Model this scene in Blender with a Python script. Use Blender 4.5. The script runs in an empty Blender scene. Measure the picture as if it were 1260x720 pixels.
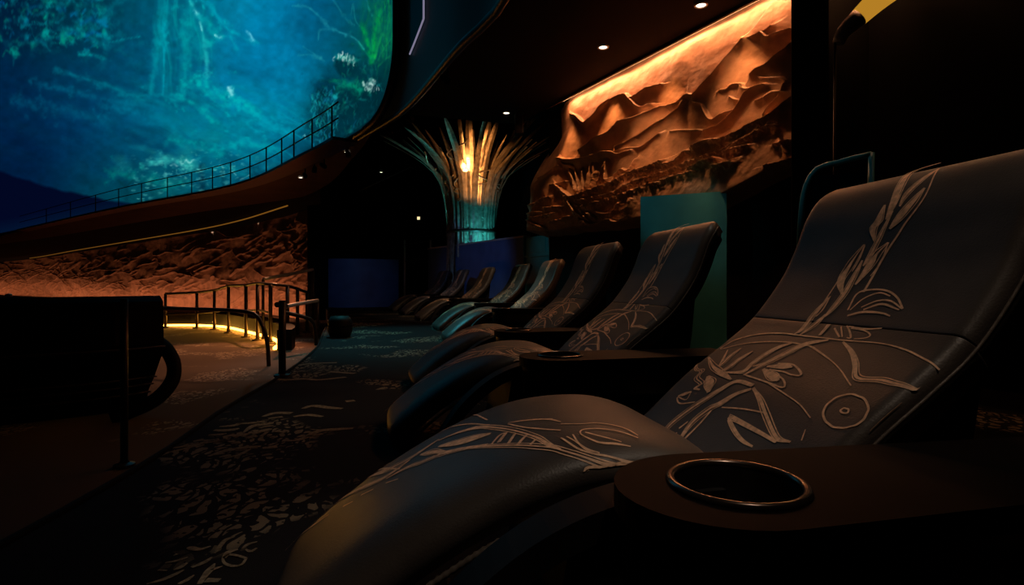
import bpy, bmesh, math, random
import numpy as np
from mathutils import Vector

# ------------------------------------------------------------------ camera, world, exposure
scene = bpy.context.scene
COL = scene.collection
cam_data = bpy.data.cameras.new('camera')
cam_data.sensor_width = 36.0
cam_data.lens = 36.0*700.0/1260.0
cam_data.shift_y = -10.0/1260.0
cam_data.clip_start = .02
cam_data.clip_end = 300
camera = bpy.data.objects.new('camera', cam_data)
camera.location = (0, 0, .85)
camera.rotation_euler = (math.pi/2, 0, 0)
COL.objects.link(camera)
scene.camera = camera

world = bpy.data.worlds.new('world')
scene.world = world
world.use_nodes = True
world.node_tree.nodes['Background'].inputs[0].default_value = (0, 0, 0, 1)
world.node_tree.nodes['Background'].inputs[1].default_value = 0

scene.view_settings.view_transform = 'Standard'
scene.view_settings.look = 'None'
scene.view_settings.exposure = 0
scene.view_settings.gamma = 1
scene.view_settings.use_curve_mapping = False

rng = np.random.default_rng(7)
random.seed(7)

# ------------------------------------------------------------------ helpers
def lin(c):
    return tuple(((v/255)/12.92 if v/255 <= .04045 else ((v/255+.055)/1.055)**2.4) for v in c)

def make_obj(name, verts, faces, mat=None, parent=None, smooth=False, world=False):
    """one mesh object; world=True: verts are world coordinates of an unrotated parent"""
    v = np.asarray(verts, float)
    if world and parent is not None:
        v = v-np.array(parent.location)
    me = bpy.data.meshes.new(name)
    me.from_pydata(v.tolist(), [], [tuple(int(i) for i in f) for f in faces])
    me.update()
    if mat is not None:
        me.materials.append(mat)
    if smooth:
        me.polygons.foreach_set('use_smooth', [True]*len(me.polygons))
    o = bpy.data.objects.new(name, me)
    COL.objects.link(o)
    if parent is not None:
        o.parent = parent
    return o

def tag(o, label=None, cat=None, group=None, kind=None):
    if label: o['label'] = label
    if cat: o['category'] = cat
    if group: o['group'] = group
    if kind: o['kind'] = kind
    return o

def thing(name, label, cat, loc=(0, 0, 0), rz=0., group=None):
    o = bpy.data.objects.new(name, None)
    o.empty_display_size = .1
    COL.objects.link(o)
    o.location = loc
    o.rotation_euler = (0, 0, rz)
    return tag(o, label, cat, group)

def copy_tree(o, parent=None):
    c = o.copy()
    COL.objects.link(c)
    c.parent = parent
    for ch in list(o.children):
        copy_tree(ch, c)
    return c

def join(*parts):
    V, F, n = [], [], 0
    for v, f in parts:
        V.append(np.asarray(v, float)); F += [tuple(i+n for i in q) for q in f]; n += len(v)
    return np.vstack(V), F

def grid_faces(n, m, closed_m=False):
    F = []
    for i in range(n-1):
        for j in range(m if closed_m else m-1):
            k = (j+1) % m
            F.append((i*m+j, i*m+k, (i+1)*m+k, (i+1)*m+j))
    return F

def tube(path, r, n=8, closed=False):
    P = np.asarray(path, float)
    T = np.gradient(P, axis=0)
    if closed:
        T = np.roll(P, -1, 0)-np.roll(P, 1, 0)
    T /= np.linalg.norm(T, axis=1)[:, None]+1e-9
    up = np.array([0, 0, 1.]) if abs(T[0, 2]) < .9 else np.array([0, 1., 0])
    R = np.broadcast_to(np.asarray(r, float), (len(P),))
    V = []
    a = np.linspace(0, 2*np.pi, n, endpoint=False)
    for p, t, rr in zip(P, T, R):
        s = np.cross(t, up)
        if np.linalg.norm(s) < 1e-3:
            s = np.cross(t, [1, 0, 0])
        s /= np.linalg.norm(s)
        u = np.cross(s, t); up = u
        V.append(p+rr*(np.cos(a)[:, None]*s+np.sin(a)[:, None]*u))
    V = np.vstack(V)
    F = grid_faces(len(P), n, True)
    if closed:
        m = (len(P)-1)*n
        F += [(m+j, m+(j+1) % n, (j+1) % n, j) for j in range(n)]
    else:
        F += [tuple(range(n))[::-1], tuple(range((len(P)-1)*n, len(P)*n))]
    return V, F

def box(x0, x1, y0, y1, z0, z1, bev=0.):
    v = np.array([(x, y, z) for z in (z0, z1) for y in (y0, y1) for x in (x0, x1)], float)
    f = [(0, 2, 3, 1), (4, 5, 7, 6), (0, 1, 5, 4), (2, 6, 7, 3), (0, 4, 6, 2), (1, 3, 7, 5)]
    if bev <= 0:
        return v, f
    bm = bmesh.new()
    vs = [bm.verts.new(p) for p in v]
    for q in f: bm.faces.new([vs[i] for i in q])
    bmesh.ops.bevel(bm, geom=bm.edges[:], offset=bev, segments=2, affect='EDGES', profile=.6)
    bm.verts.index_update()
    out = np.array([p.co[:] for p in bm.verts]), [tuple(p.index for p in q.verts) for q in bm.faces]
    bm.free()
    return out

def obox(p, q, width, z0, z1, bev=0.):
    """box along the plan segment p-q, centred on it"""
    p, q = np.array(p, float), np.array(q, float)
    L = np.linalg.norm(q-p); d = (q-p)/L; n = np.array([-d[1], d[0]])
    v, f = box(0, L, -width/2, width/2, z0, z1, bev)
    return np.stack([p[0]+v[:, 0]*d[0]+v[:, 1]*n[0], p[1]+v[:, 0]*d[1]+v[:, 1]*n[1], v[:, 2]], 1), f

def lathe(prof, n=32, centre=(0, 0), cap=False):
    prof = np.asarray(prof, float)
    a = np.linspace(0, 2*np.pi, n, endpoint=False)
    V = np.array([(centre[0]+r*math.cos(t), centre[1]+r*math.sin(t), z) for r, z in prof for t in a])
    F = grid_faces(len(prof), n, True)
    if cap:
        F += [tuple(range(n))[::-1], tuple(range((len(prof)-1)*n, len(prof)*n))]
    return V, F

def prism_xz(poly, y0, y1):
    """polygon in x,z extruded across y"""
    n = len(poly)
    V = [(x, y0, z) for x, z in poly]+[(x, y1, z) for x, z in poly]
    F = [tuple(range(n)), tuple(range(n, 2*n))[::-1]]+[(i, i+n, (i+1) % n+n, (i+1) % n) for i in range(n)]
    return np.array(V), F

def curtain(plan, z0, z1, rows=2):
    """upright sheet over a plan curve"""
    plan = np.asarray(plan, float)
    zs = np.linspace(z0, z1, rows)
    V = np.array([(x, y, z) for x, y in plan for z in zs])
    return V, grid_faces(len(plan), rows)

def offset_plan(plan, d):
    P = np.asarray(plan, float)
    T = np.gradient(P, axis=0); T /= np.linalg.norm(T, axis=1)[:, None]
    return P+d*np.stack([-T[:, 1], T[:, 0]], 1)

def slab(plan, thick, z0, z1):
    """solid upright wall of some thickness along a plan curve"""
    A, B = offset_plan(plan, thick/2), offset_plan(plan, -thick/2)
    n = len(A)
    V = np.array([(*A[i], z0) for i in range(n)]+[(*A[i], z1) for i in range(n)]+[(*B[i], z1) for i in range(n)]+[(*B[i], z0) for i in range(n)])
    F = []
    for i in range(n-1):
        for k in range(4):
            a, b = k*n, ((k+1) % 4)*n
            F.append((a+i, a+i+1, b+i+1, b+i))
    F += [(0, n, 2*n, 3*n), (n-1, 4*n-1, 3*n-1, 2*n-1)]
    return V, F

def ring_plan(inner, outer, z):
    n = len(inner)
    V = np.array([(*p, z) for p in inner]+[(*p, z) for p in outer])
    return V, [(i, i+1, n+i+1, n+i) for i in range(n-1)]

def lattice(x, y, seed):
    g = np.random.default_rng(seed).random((256, 256))
    xi, yi = np.floor(x).astype(int), np.floor(y).astype(int)
    fx, fy = x-xi, y-yi
    fx, fy = fx*fx*(3-2*fx), fy*fy*(3-2*fy)
    G = lambda a, b: g[a % 256, b % 256]
    return (G(xi, yi)*(1-fx)+G(xi+1, yi)*fx)*(1-fy)+(G(xi, yi+1)*(1-fx)+G(xi+1, yi+1)*fx)*fy

def fbm(x, y, seed=0, octaves=5):
    v, a = np.zeros(np.broadcast(x, y).shape), .5
    for o in range(octaves):
        v = v+a*(lattice(x*2**o+17.3*o, y*2**o+9.1*o, seed+o)-.5)*2
        a *= .5
    return v

# ------------------------------------------------------------------ materials
def nodes_of(name):
    m = bpy.data.materials.new(name)
    m.use_nodes = True
    nt = m.node_tree
    return m, nt, nt.nodes['Principled BSDF']

def material(name, color, rough=.5, metal=0., spec=.5, vary=.25, scale=8., bump=.0, bump_scale=60., coat=0.):
    m, nt, b = nodes_of(name)
    N, L = nt.nodes, nt.links
    tc = N.new('ShaderNodeTexCoord')
    noise = N.new('ShaderNodeTexNoise'); noise.inputs['Scale'].default_value = scale; noise.inputs['Detail'].default_value = 6
    L.new(tc.outputs['Object'], noise.inputs['Vector'])
    ramp = N.new('ShaderNodeValToRGB')
    ramp.color_ramp.elements[0].position = .3; ramp.color_ramp.elements[1].position = .7
    ramp.color_ramp.elements[0].color = (*[c*(1-vary) for c in color], 1)
    ramp.color_ramp.elements[1].color = (*[min(1, c*(1+vary)) for c in color], 1)
    L.new(noise.outputs['Fac'], ramp.inputs['Fac'])
    L.new(ramp.outputs['Color'], b.inputs['Base Color'])
    b.inputs['Roughness'].default_value = rough
    b.inputs['Metallic'].default_value = metal
    b.inputs['Specular IOR Level'].default_value = spec
    b.inputs['Coat Weight'].default_value = coat
    b.inputs['Coat Roughness'].default_value = .15
    if bump > 0:
        n2 = N.new('ShaderNodeTexNoise'); n2.inputs['Scale'].default_value = bump_scale; n2.inputs['Detail'].default_value = 4
        L.new(tc.outputs['Object'], n2.inputs['Vector'])
        bp = N.new('ShaderNodeBump'); bp.inputs['Strength'].default_value = bump; bp.inputs['Distance'].default_value = .01
        L.new(n2.outputs['Fac'], bp.inputs['Height']); L.new(bp.outputs['Normal'], b.inputs['Normal'])
    return m

def glow(name, color, strength):
    m = bpy.data.materials.new(name); m.use_nodes = True
    nt = m.node_tree; nt.nodes.clear()
    e = nt.nodes.new('ShaderNodeEmission'); e.inputs[0].default_value = (*color, 1); e.inputs[1].default_value = strength
    o = nt.nodes.new('ShaderNodeOutputMaterial'); nt.links.new(e.outputs[0], o.inputs[0])
    return m

def carpet_material(name, dark, light):
    """woven carpet: dark ground with pale broken leaf fragments in scattered clumps"""
    m, nt, b = nodes_of(name)
    N, L = nt.nodes, nt.links
    tc = N.new('ShaderNodeTexCoord')
    warp = N.new('ShaderNodeTexNoise'); warp.inputs['Scale'].default_value = 2.2; warp.inputs['Detail'].default_value = 3
    L.new(tc.outputs['Object'], warp.inputs['Vector'])
    mix = N.new('ShaderNodeVectorMath'); mix.operation = 'MULTIPLY_ADD'
    mix.inputs[1].default_value = (.35, .35, 0)
    L.new(warp.outputs['Color'], mix.inputs[0]); L.new(tc.outputs['Object'], mix.inputs[2])
    vor = N.new('ShaderNodeTexVoronoi'); vor.feature = 'DISTANCE_TO_EDGE'; vor.inputs['Scale'].default_value = 11
    st = N.new('ShaderNodeMapping'); st.inputs['Scale'].default_value = (1.7, .8, 1); st.inputs['Rotation'].default_value = (0, 0, .5)
    L.new(mix.outputs[0], st.inputs[0]); L.new(st.outputs[0], vor.inputs['Vector'])
    cell = N.new('ShaderNodeMath'); cell.operation = 'GREATER_THAN'; cell.inputs[1].default_value = .13
    L.new(vor.outputs['Distance'], cell.inputs[0])
    clump = N.new('ShaderNodeTexNoise'); clump.inputs['Scale'].default_value = 1.15; clump.inputs['Detail'].default_value = 2.5
    L.new(tc.outputs['Object'], clump.inputs['Vector'])
    gate = N.new('ShaderNodeValToRGB'); gate.color_ramp.elements[0].position = .53; gate.color_ramp.elements[1].position = .58
    L.new(clump.outputs['Fac'], gate.inputs['Fac'])
    fray = N.new('ShaderNodeTexNoise'); fray.inputs['Scale'].default_value = 22
    L.new(tc.outputs['Object'], fray.inputs['Vector'])
    fr = N.new('ShaderNodeMath'); fr.operation = 'GREATER_THAN'; fr.inputs[1].default_value = .44
    L.new(fray.outputs['Fac'], fr.inputs[0])
    a = N.new('ShaderNodeMath'); a.operation = 'MULTIPLY'; L.new(cell.outputs[0], a.inputs[0]); L.new(gate.outputs['Color'], a.inputs[1])
    a2 = N.new('ShaderNodeMath'); a2.operation = 'MULTIPLY'; L.new(a.outputs[0], a2.inputs[0]); L.new(fr.outputs[0], a2.inputs[1])
    col = N.new('ShaderNodeMixRGB'); col.inputs[1].default_value = (*dark, 1); col.inputs[2].default_value = (*light, 1)
    L.new(a2.outputs[0], col.inputs[0]); L.new(col.outputs[0], b.inputs['Base Color'])
    b.inputs['Roughness'].default_value = .9; b.inputs['Specular IOR Level'].default_value = .15
    pile = N.new('ShaderNodeTexNoise'); pile.inputs['Scale'].default_value = 260
    L.new(tc.outputs['Object'], pile.inputs['Vector'])
    bp = N.new('ShaderNodeBump'); bp.inputs['Strength'].default_value = .6; bp.inputs['Distance'].default_value = .01
    L.new(pile.outputs['Fac'], bp.inputs['Height']); L.new(bp.outputs['Normal'], b.inputs['Normal'])
    return m

M = {
    'leather': material('brown_black_leather', (.060, .048, .041), .45, spec=.42, vary=.25, scale=5, bump=.12, bump_scale=180),
    'print': material('tan_print_ink', (.80, .47, .29), .6, vary=.3, scale=60),
    'piping': material('piping_leather', (.10, .08, .065), .4, vary=.2, scale=40),
    'gloss': material('black_gloss_wood', (.006, .005, .005), .3, spec=.35, vary=.4, scale=6),
    'console_top': material('dark_brown_lacquer', (.0028, .0013, .0009), .6, spec=.06, vary=.6, scale=5),
    'ring': material('bronze_ring', (.16, .12, .10), .22, metal=.9, vary=.2),
    'black': material('black_paint', (.0025, .0025, .003), .8, spec=.1, vary=.3),
    'shell': material('black_shell', (.006, .0055, .0055), .6, spec=.15, vary=.3),
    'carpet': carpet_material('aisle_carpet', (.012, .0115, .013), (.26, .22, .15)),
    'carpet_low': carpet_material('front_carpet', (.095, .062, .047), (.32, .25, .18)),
    'motif': material('carpet_motif_yarn', (.26, .22, .15), .9, spec=.1, vary=.5, scale=60, bump=.5, bump_scale=200),
    'rock': material('carved_terracotta_rock', (.46, .25, .15), .48, spec=.5, vary=.25, scale=5, bump=.15, bump_scale=30),
    'rock_far': material('layered_brown_rock', (.40, .22, .14), .8, spec=.2, vary=.3, scale=2.5, bump=.5, bump_scale=9),
    'ceiling': material('dark_brown_ceiling', (.0045, .0028, .002), .8, spec=.1, vary=.3, scale=2),
    'soffit': material('brown_wood_soffit', (.07, .034, .014), .6, spec=.2, vary=.3, scale=1.5),
    'hull': material('slate_teal_panel', (.07, .13, .155), .55, vary=.12, scale=.8),
    'bezel': material('black_bezel', (.004, .004, .005), .35, vary=.2),
    'indigo': material('indigo_light_tone', (.09, .15, .30), .5, vary=.2, scale=2),  # blue light on these walls is put into their base colour
    'teal': material('teal_light_tone', (.07, .36, .42), .45, vary=.15, scale=3),  # teal light falling on these panels is put into their colour
    'cap': material('pale_metal_cap', (.60, .48, .44), .4, vary=.1),
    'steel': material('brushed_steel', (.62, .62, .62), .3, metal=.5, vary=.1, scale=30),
    'rail': material('bronze_black_rail', (.05, .035, .025), .4, metal=.5, vary=.2),
    'verdigris': material('hammered_metal_leaf', (.36, .30, .22), .38, metal=.55, vary=.45, scale=9, bump=.5, bump_scale=16),
    'white_trim': material('white_lamp_trim', (.5, .48, .45), .4, vary=.05),
    'led': glow('warm_led_strip', (1., .52, .24), 5),
    'led_floor': glow('amber_led_strip', (1., .45, .06), 10),
    'lamp': glow('lit_lamp_lens', (1., .86, .68), 4),
    'amber_line': glow('amber_ceiling_line', (1., .40, .05), .16),
    'led_yellow': glow('yellow_lamp_diffuser', (1., .46, .04), .45),
    'violet': material('violet_black_glass', (.006, .003, .014), .5, spec=.2, vary=.2),
    'pale': glow('lilac_edge_light', (.55, .50, .75), .35),
    'pane': material('dark_glass_pane', (.006, .010, .014), .08, vary=.1),
}

def catmull(pts, n):
    """smooth curve through the points, resampled to n points of equal spacing"""
    P = np.asarray(pts, float)
    Q = np.vstack([2*P[0]-P[1], P, 2*P[-1]-P[-2]])
    out = []
    for i in range(1, len(Q)-2):
        t = np.linspace(0, 1, 24, endpoint=False)[:, None]
        a, b, c, d = Q[i-1], Q[i], Q[i+1], Q[i+2]
        out.append(.5*(2*b+(c-a)*t+(2*a-5*b+4*c-d)*t*t+(3*b-a-3*c+d)*t**3))
    out = np.vstack(out+[P[-1:]])
    L = np.concatenate([[0], np.cumsum(np.linalg.norm(np.diff(out, axis=0), axis=1))])
    s = np.linspace(0, L[-1], n)
    return np.stack([np.interp(s, L, out[:, k]) for k in range(P.shape[1])], 1)

# lounger: local x runs from the foot to the head, y across, z up
BACK_PROFILE = [(.03, .33), (.10, .38), (.26, .52), (.42, .635), (.54, .73), (.655, .87), (.715, .98), (.765, 1.10), (.83, 1.19), (.915, 1.235)]
LEG_PROFILE = [(-1.10, .075), (-.97, .185), (-.81, .30), (-.6, .415), (-.4, .483), (-.2, .495), (-.06, .46), (.02, .40)]

class Pad:
    """upholstered pad swept along a profile"""
    def __init__(self, prof, edge, edge_q, thick, half_w, mid=0., n=401):
        self.P = catmull(prof, n)
        T = np.gradient(self.P, axis=0); T /= np.linalg.norm(T, axis=1)[:, None]
        self.N = np.stack([-T[:, 1], T[:, 0]], 1)
        self.t = np.linspace(0, 1, n)
        self.len = np.linalg.norm(np.diff(self.P, axis=0), axis=1).sum()
        self.edge, self.q, self.th, self.hw = edge, edge_q, thick, half_w; self.mid = mid
    def width(self, t, head):
        t = np.asarray(t, float)
        if not head:
            return self.hw*(1-.10*np.clip((.12-t)/.12, 0, 1)**2)
        d = np.clip((t-.88)/.12, 0, 1)
        return self.hw*(1-.22*d**2.2)
    def surf(self, t, u, off=0., head=True):
        t = np.asarray(t, float); u = np.asarray(u, float)
        px, pz = np.interp(t, self.t, self.P[:, 0]), np.interp(t, self.t, self.P[:, 1])
        nx, nz = np.interp(t, self.t, self.N[:, 0]), np.interp(t, self.t, self.N[:, 1])
        e = np.clip((np.abs(u)-1+self.q)/self.q, 0, 1)
        h = -self.edge*(1-np.sqrt(np.maximum(0, 1-e*e)))+off
        return np.stack([px+nx*h, self.mid+u*self.width(t, head), pz+nz*h], -1)

BACK = Pad(BACK_PROFILE, .03, .09, .12, .425, -.05)
LEG = Pad(LEG_PROFILE, .07, .5, .10, .345, -.03)

PRINT_BACK = """
0.9366 -0.191 4.1 0.8481 -0.231 4.1 0.7713 -0.137 5.5 0.6895 -0.07 6.3 0.5993 -0.07 6.9
1 -0.064 3.6 0.9783 0.104 4.4 0.9082 0.057 17.4 0.8431 0.023 18.6 0.8013 0.03 4.3
0.9416 -0.191 3.4 0.9015 -0.11 9.8 0.8648 -0.057 8.5 0.8331 -0.05 3.5
0.8765 -0.191 4.1 0.8414 -0.151 13.8 0.803 -0.084 18.1 0.7746 -0.03 2.8
0.8447 0.097 2.2 0.803 0.097 17.5 0.7813 0.124 16.1 0.7446 0.07 2.9
0.823 -0.003 5.7 0.7529 0.037 7.2 0.7045 0.057 8.6 0.6761 0.077 2.9
0.7379 -0.064 3.5 0.7095 -0.003 7.1 0.6795 0.017 19.9 0.621 0.05 2.8
0.7379 -0.064 3.5 0.6895 -0.07 3.5 0.6461 -0.043 3.5
0.7379 0.157 3.7 0.7078 0.191 4.4 0.6811 0.211 8.9 0.6344 0.217 20.7 0.591 0.117 3.6
0.7346 0.144 2.9 0.6995 0.144 3.7 0.6611 0.157 3.7
0.6928 0.11 4.4 0.6477 0.11 8.7 0.5927 0.097 11.5 0.5426 0.11 8.6 0.5192 0.124 7.2
0.6344 0.244 3.7 0.591 0.244 4.5 0.5476 0.237 5.9 0.5159 0.244 5.9
0.5843 0.217 3.7 0.5409 0.197 4.4 0.5175 0.211 4.4
0.5442 -0.043 4.1 0.5927 -0.023 4.9 0.606 -0.117 4.8 0.6043 -0.258 4.6 0.586 -0.378 4.5 0.5559 -0.478 4.3
0.5442 -0.064 3.4 0.5793 -0.11 4.1 0.5977 -0.211 4 0.5893 -0.318 3.2
0.5543 -0.144 3.4 0.5743 -0.237 4 0.576 -0.344 3.9 0.5559 -0.472 3.1
0.5275 -0.077 5.5 0.5409 -0.191 6.7 0.5409 -0.344 5.1 0.5342 -0.425 3.1
0.5476 -0.177 4 0.5659 -0.291 5.9 0.5526 -0.458 3.1
0.3539 0.893 2.7 0.3957 0.839 4 0.4307 0.659 5.1 0.4474 0.418 4.9 0.4491 0.171 4.6 0.4508 -0.097 4.3
0.3506 0.88 2 0.3856 0.692 3.2 0.4073 0.478 4.3 0.419 0.237 4.1 0.4174 0.017 4.4 0.414 -0.05 4.9 0.3873 -0.284 3.6
0.5793 0.224 4.7 0.5259 0.251 7.1 0.4741 0.231 9.4 0.4508 0.258 5.9
0.5259 0.13 9.2 0.4908 0.157 6.9 0.4508 0.197 4.6
0.4958 0.023 11.2 0.4574 0.01 8.9
0.4457 -0.11 5.4 0.424 0.037 14.5 0.3957 0.097 12.4 0.3623 0.151 9.1 0.3289 0.204 5.7 0.2805 0.271 3.5
0.419 0.177 5.8 0.3957 0.264 12.9 0.3589 0.311 11.8 0.3205 0.324 10.6 0.2888 0.324 9.4 0.2721 0.505 4.9
0.4124 0.057 4.5 0.3706 0.137 7.9 0.3372 0.191 6.9 0.3155 0.284 4.7
0.3539 0.779 2.6 0.3239 0.712 7.7 0.2922 0.652 3.8
0.3689 0.645 2.5 0.3356 0.659 8.9 0.2955 0.639 6.3 0.2871 0.645 3.1
0.3673 0.478 3.1 0.3306 0.512 9.8 0.2888 0.518 8.6 0.2738 0.565 3.7
0.3105 0.9 2.7 0.2821 0.706 7.6 0.2688 0.538 13.5 0.2554 0.338 5.9
0.3255 0.151 5.7 0.3372 0.003 18.6 0.3406 -0.077 5.4
0.3422 0.084 4.5 0.3489 -0.05 4.3 0.3322 -0.184 5.2 0.3205 -0.217 5.2 0.3172 -0.137 4.2 0.3205 -0.05 4.3 0.3172 0.097 4.5
0.3139 0.157 4.5 0.2972 -0.01 18.5 0.2905 -0.097 7.4
0.3122 0.057 4.4 0.3005 -0.097 4.3 0.2855 -0.184 4.7 0.2738 -0.191 4.7 0.2771 -0.023 4.9 0.2821 0.278 4.6
0.2771 -0.023 3.8 0.2604 -0.251 3.6 0.2437 -0.458 2.9 0.2204 -0.625 2.7
0.2454 0.632 3.7 0.2254 0.525 26.8 0.1987 0.431 9.5
0.2905 1 2.7 0.2571 0.873 3.3 0.2571 0.773 3.2 0.2287 0.739 3.8 0.217 0.612 3.7 0.197 0.632 8.7 0.197 0.559 3.7
0.1836 0.632 3.1 0.1553 0.599 3.1 0.1536 0.732 4.4 0.1386 0.632 4.3 0.1586 0.472 3.6
0.1569 0.739 3.8 0.1686 0.686 12.5 0.1836 0.632 5
0.2571 0.07 11 0.2554 0.264 12.7 0.217 0.338 12.8 0.1786 0.391 10.6 0.1336 0.452 8.3 0.0718 0.498 7.2 0.0167 0.438 5.9 0 0.385 4.6 0 0.318 3.4
0.2454 0.05 8.8 0.217 0.144 13.4 0.1803 0.197 13.5 0.1569 0.251 8 0.1085 0.291 8 0.0618 0.258 10.2 0.0317 0.184 4.4
0.1536 0.217 5.6 0.1119 0.204 5.6 0.0684 0.204 6.7 0.0367 0.191 6.6
0.2504 0.043 7.7 0.2254 -0.124 8.4 0.1953 -0.284 7 0.1536 -0.525 7.5 0.1553 -0.645 4.5
0.172 0.144 3.3 0.187 -0.05 4.2 0.197 -0.264 3.5
0.1436 -0.552 7.4 0.1503 -0.338 8.8 0.1569 -0.03 7.4 0.1503 -0.03 6.4 0.1302 -0.164 5.1 0.1169 -0.298 5.4 0.1135 -0.418 5.3
0.0634 0.344 3.5 0.0401 0.318 12.6 0 0.244 4.5
0.1018 0.344 4.6 0.0751 0.365 5.8
0.0167 0.164 3.3 0 0.157 3.8 0 0.177 2.7
0.025 0.425 3.5 0 0.378 3.5 0 0.251 2.8
0.4508 -0.097 4.3 0.4508 -0.217 3.2 0.4558 -0.532 2.9 0.4457 -0.739 4.1 0.429 -0.893 3.9 0.419 -0.993 3.8
0.4157 -0.043 4.4 0.3907 -0.258 3.1 0.3639 -0.445 2.9 0.3239 -0.652 3.2
0.4457 -0.244 5.2 0.419 -0.391 7 0.3856 -0.518 7.7 0.3489 -0.632 6.5 0.3556 -0.786 6.2 0.3539 -0.886 6 0.3573 -0.98 5 0.3723 -1 3.3
0.3222 -0.993 3.3 0.2821 -0.993 4.1 0.2404 -0.993 3.3
0.192 -0.666 2.2 0.1669 -0.706 2.7
0.4858 -0.057 4.4 0.4591 -0.177 4.2
0.4925 -0.104 3.3 0.4608 -0.197 3.2
0.4975 -0.144 3.2 0.4791 -0.217 4.2 0.4608 -0.271 4.1 0.4608 -0.237 2.6
0.4908 -0.197 3.2 0.4875 -0.324 3.6 0.4758 -0.398 3.5 0.4658 -0.378 3 0.4591 -0.304 2.6
0.4958 -0.164 4.3 0.4925 -0.311 4.1 0.4992 -0.438 3
0.2855 -0.88 4.3 0.2771 -0.906 4.2 0.2671 -0.92 4.2 0.2554 -0.933 4.2 0.2454 -0.933 4.2 0.2354 -0.926 4.2 0.2287 -0.906 4.2 0.222 -0.88 4.2 0.2187 -0.846 4.3 0.217 -0.813 4.3 0.2204 -0.773 4.4 0.2237 -0.739 4.4 0.2321 -0.699 4.5 0.2404 -0.672 4.5 0.2504 -0.652 4.5 0.2621 -0.639 4.6 0.2738 -0.639 4.6 0.2855 -0.645 4.6 0.2938 -0.666 4.6 0.3005 -0.692 4.5 0.3038 -0.726 4.5 0.3022 -0.766 4.4 0.3005 -0.806 4.4 0.2938 -0.846 4.3 0.2855 -0.88 4.3
0.2621 -0.806 3.9 0.2571 -0.813 3.9 0.2538 -0.799 3.9 0.2538 -0.779 3.9 0.2571 -0.759 4 0.2621 -0.759 4 0.2654 -0.766 4 0.2654 -0.793 3.9 0.2621 -0.806 3.9
"""
PRINT_LEG = """
0.7713 -1 4.6 0.7295 -0.993 4.6 0.6912 -0.953 4.1 0.6528 -0.86 3.7 0.6294 -0.773 4.3 0.5977 -0.672 4.8 0.5543 -0.492 5 0.5075 -0.264 6.3 0.4624 -0.077 7.6 0.4224 0.064 8.9
0.7997 -0.993 2.3 0.7563 -0.98 3.2 0.7195 -0.94 3.7 0.6928 -0.9 3.7 0.6795 -0.806 3.8 0.6795 -0.666 2.9
0.798 -0.799 2.9 0.7579 -0.672 3.5 0.7095 -0.612 3.5 0.6945 -0.686 2.9 0.7145 -0.813 4.8 0.7462 -0.853 5.7 0.773 -0.886 2.4
0.8013 -0.766 2.4 0.783 -0.632 3 0.7446 -0.505 3.6 0.7129 -0.485 4.1 0.6761 -0.405 5.2
0.7596 -0.839 2.4 0.7279 -0.753 3.9 0.7045 -0.666 3
0.6377 -0.137 2.2 0.6644 -0.217 7.6 0.6811 -0.351 2.1
0.586 0.003 3.4 0.626 -0.097 5.6 0.6728 -0.224 3.3
0.5843 -0.023 4.5 0.6077 -0.244 4.3 0.6394 -0.438 5.2 0.6644 -0.552 4
0.4257 0.244 3.5 0.4674 0.09 22.6 0.5042 -0.01 24.5 0.5409 -0.09 3.3
0.429 0.405 4.8 0.4791 0.331 7.1 0.5259 0.204 10.5 0.5609 -0.023 5.6 0.5893 -0.271 4.3 0.6144 -0.559 6 0.6277 -0.739 7.7 0.6411 -0.813 3.8
0.5693 -0.224 7.5 0.5459 -0.365 8.3
0.5826 -0.331 6.3 0.5609 -0.478 7.1
0.601 -0.445 6.1 0.576 -0.565 6.9
0.611 -0.592 4.9 0.596 -0.645 4.9
0.5309 -0.344 4.1 0.5559 -0.217 5.4 0.5726 -0.224 4.3
0.4324 0.746 3.2 0.4658 0.625 5 0.5092 0.425 4.9 0.5492 0.144 3.5
0.6544 -0.679 3.9 0.6711 -0.839 4.7 0.6945 -0.913 2.8
0.6661 -0.679 2.9 0.6861 -0.853 3.8 0.7078 -0.913 2.8
0.4391 0.913 3.3 0.4825 0.773 5.2 0.5159 0.913 5.4 0.5509 0.304 3.6
0.6544 -1 2.2 0.6628 -1 2.3 0.6661 -0.993 2.3 0.6778 -0.98 2.7 0.7212 -0.993 2.3
0.7262 -1 2.3 0.7329 -1 10.9 0.7496 -1 11 0.7579 -1 2.7
0.6644 -1 3.6 0.6778 -1 6.3 0.6611 -1 2.7
0.6962 -1 2.7 0.7112 -1 4.5
0.5242 -0.304 8.4 0.4708 -0.13 6.5 0.4257 0.017 6.6 0.384 0.097 6.7 0.3439 0.197 5.7 0.2922 0.251 4.6
0.4307 0.431 6 0.3656 0.385 7.1 0.3222 0.418 5.9 0.2788 0.518 14.5 0.2254 0.759 5
0.3806 0.311 4.7 0.4057 0.211 13.8 0.4374 0.023 5.6
0.3539 0.344 5.9 0.3222 0.311 8.1 0.2805 0.324 8.1 0.2354 0.445 8.3 0.1853 0.592 7.3 0.1436 0.739 5
0.3272 0.278 4.6 0.222 0.973 5.2 0.1753 0.88 10.3 0.1386 0.739 8.7 0.0918 0.719 6.1 0.0467 0.699 7.3 0.0033 0.692 4.8
0.2037 0.753 6.3 0.1469 0.753 5 0.0918 0.719 4.9 0.0367 0.699 3.6
0.1336 0.465 4.7 0.0835 0.552 5.9 0.0267 0.712 4.8 0 0.645 3.6
0.3205 0.759 2.5 0.2955 0.766 5.1
0.2972 0.679 2.5 0.2721 0.759 5.1
0.2705 0.753 3.2 0.2337 0.759 5
0.3239 0.05 3.3 0.2922 0.151 3.4
0.2604 0.211 3.4 0.227 0.291 4.6
0.2053 0.291 2.9 0.177 0.365 4.6
"""
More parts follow.
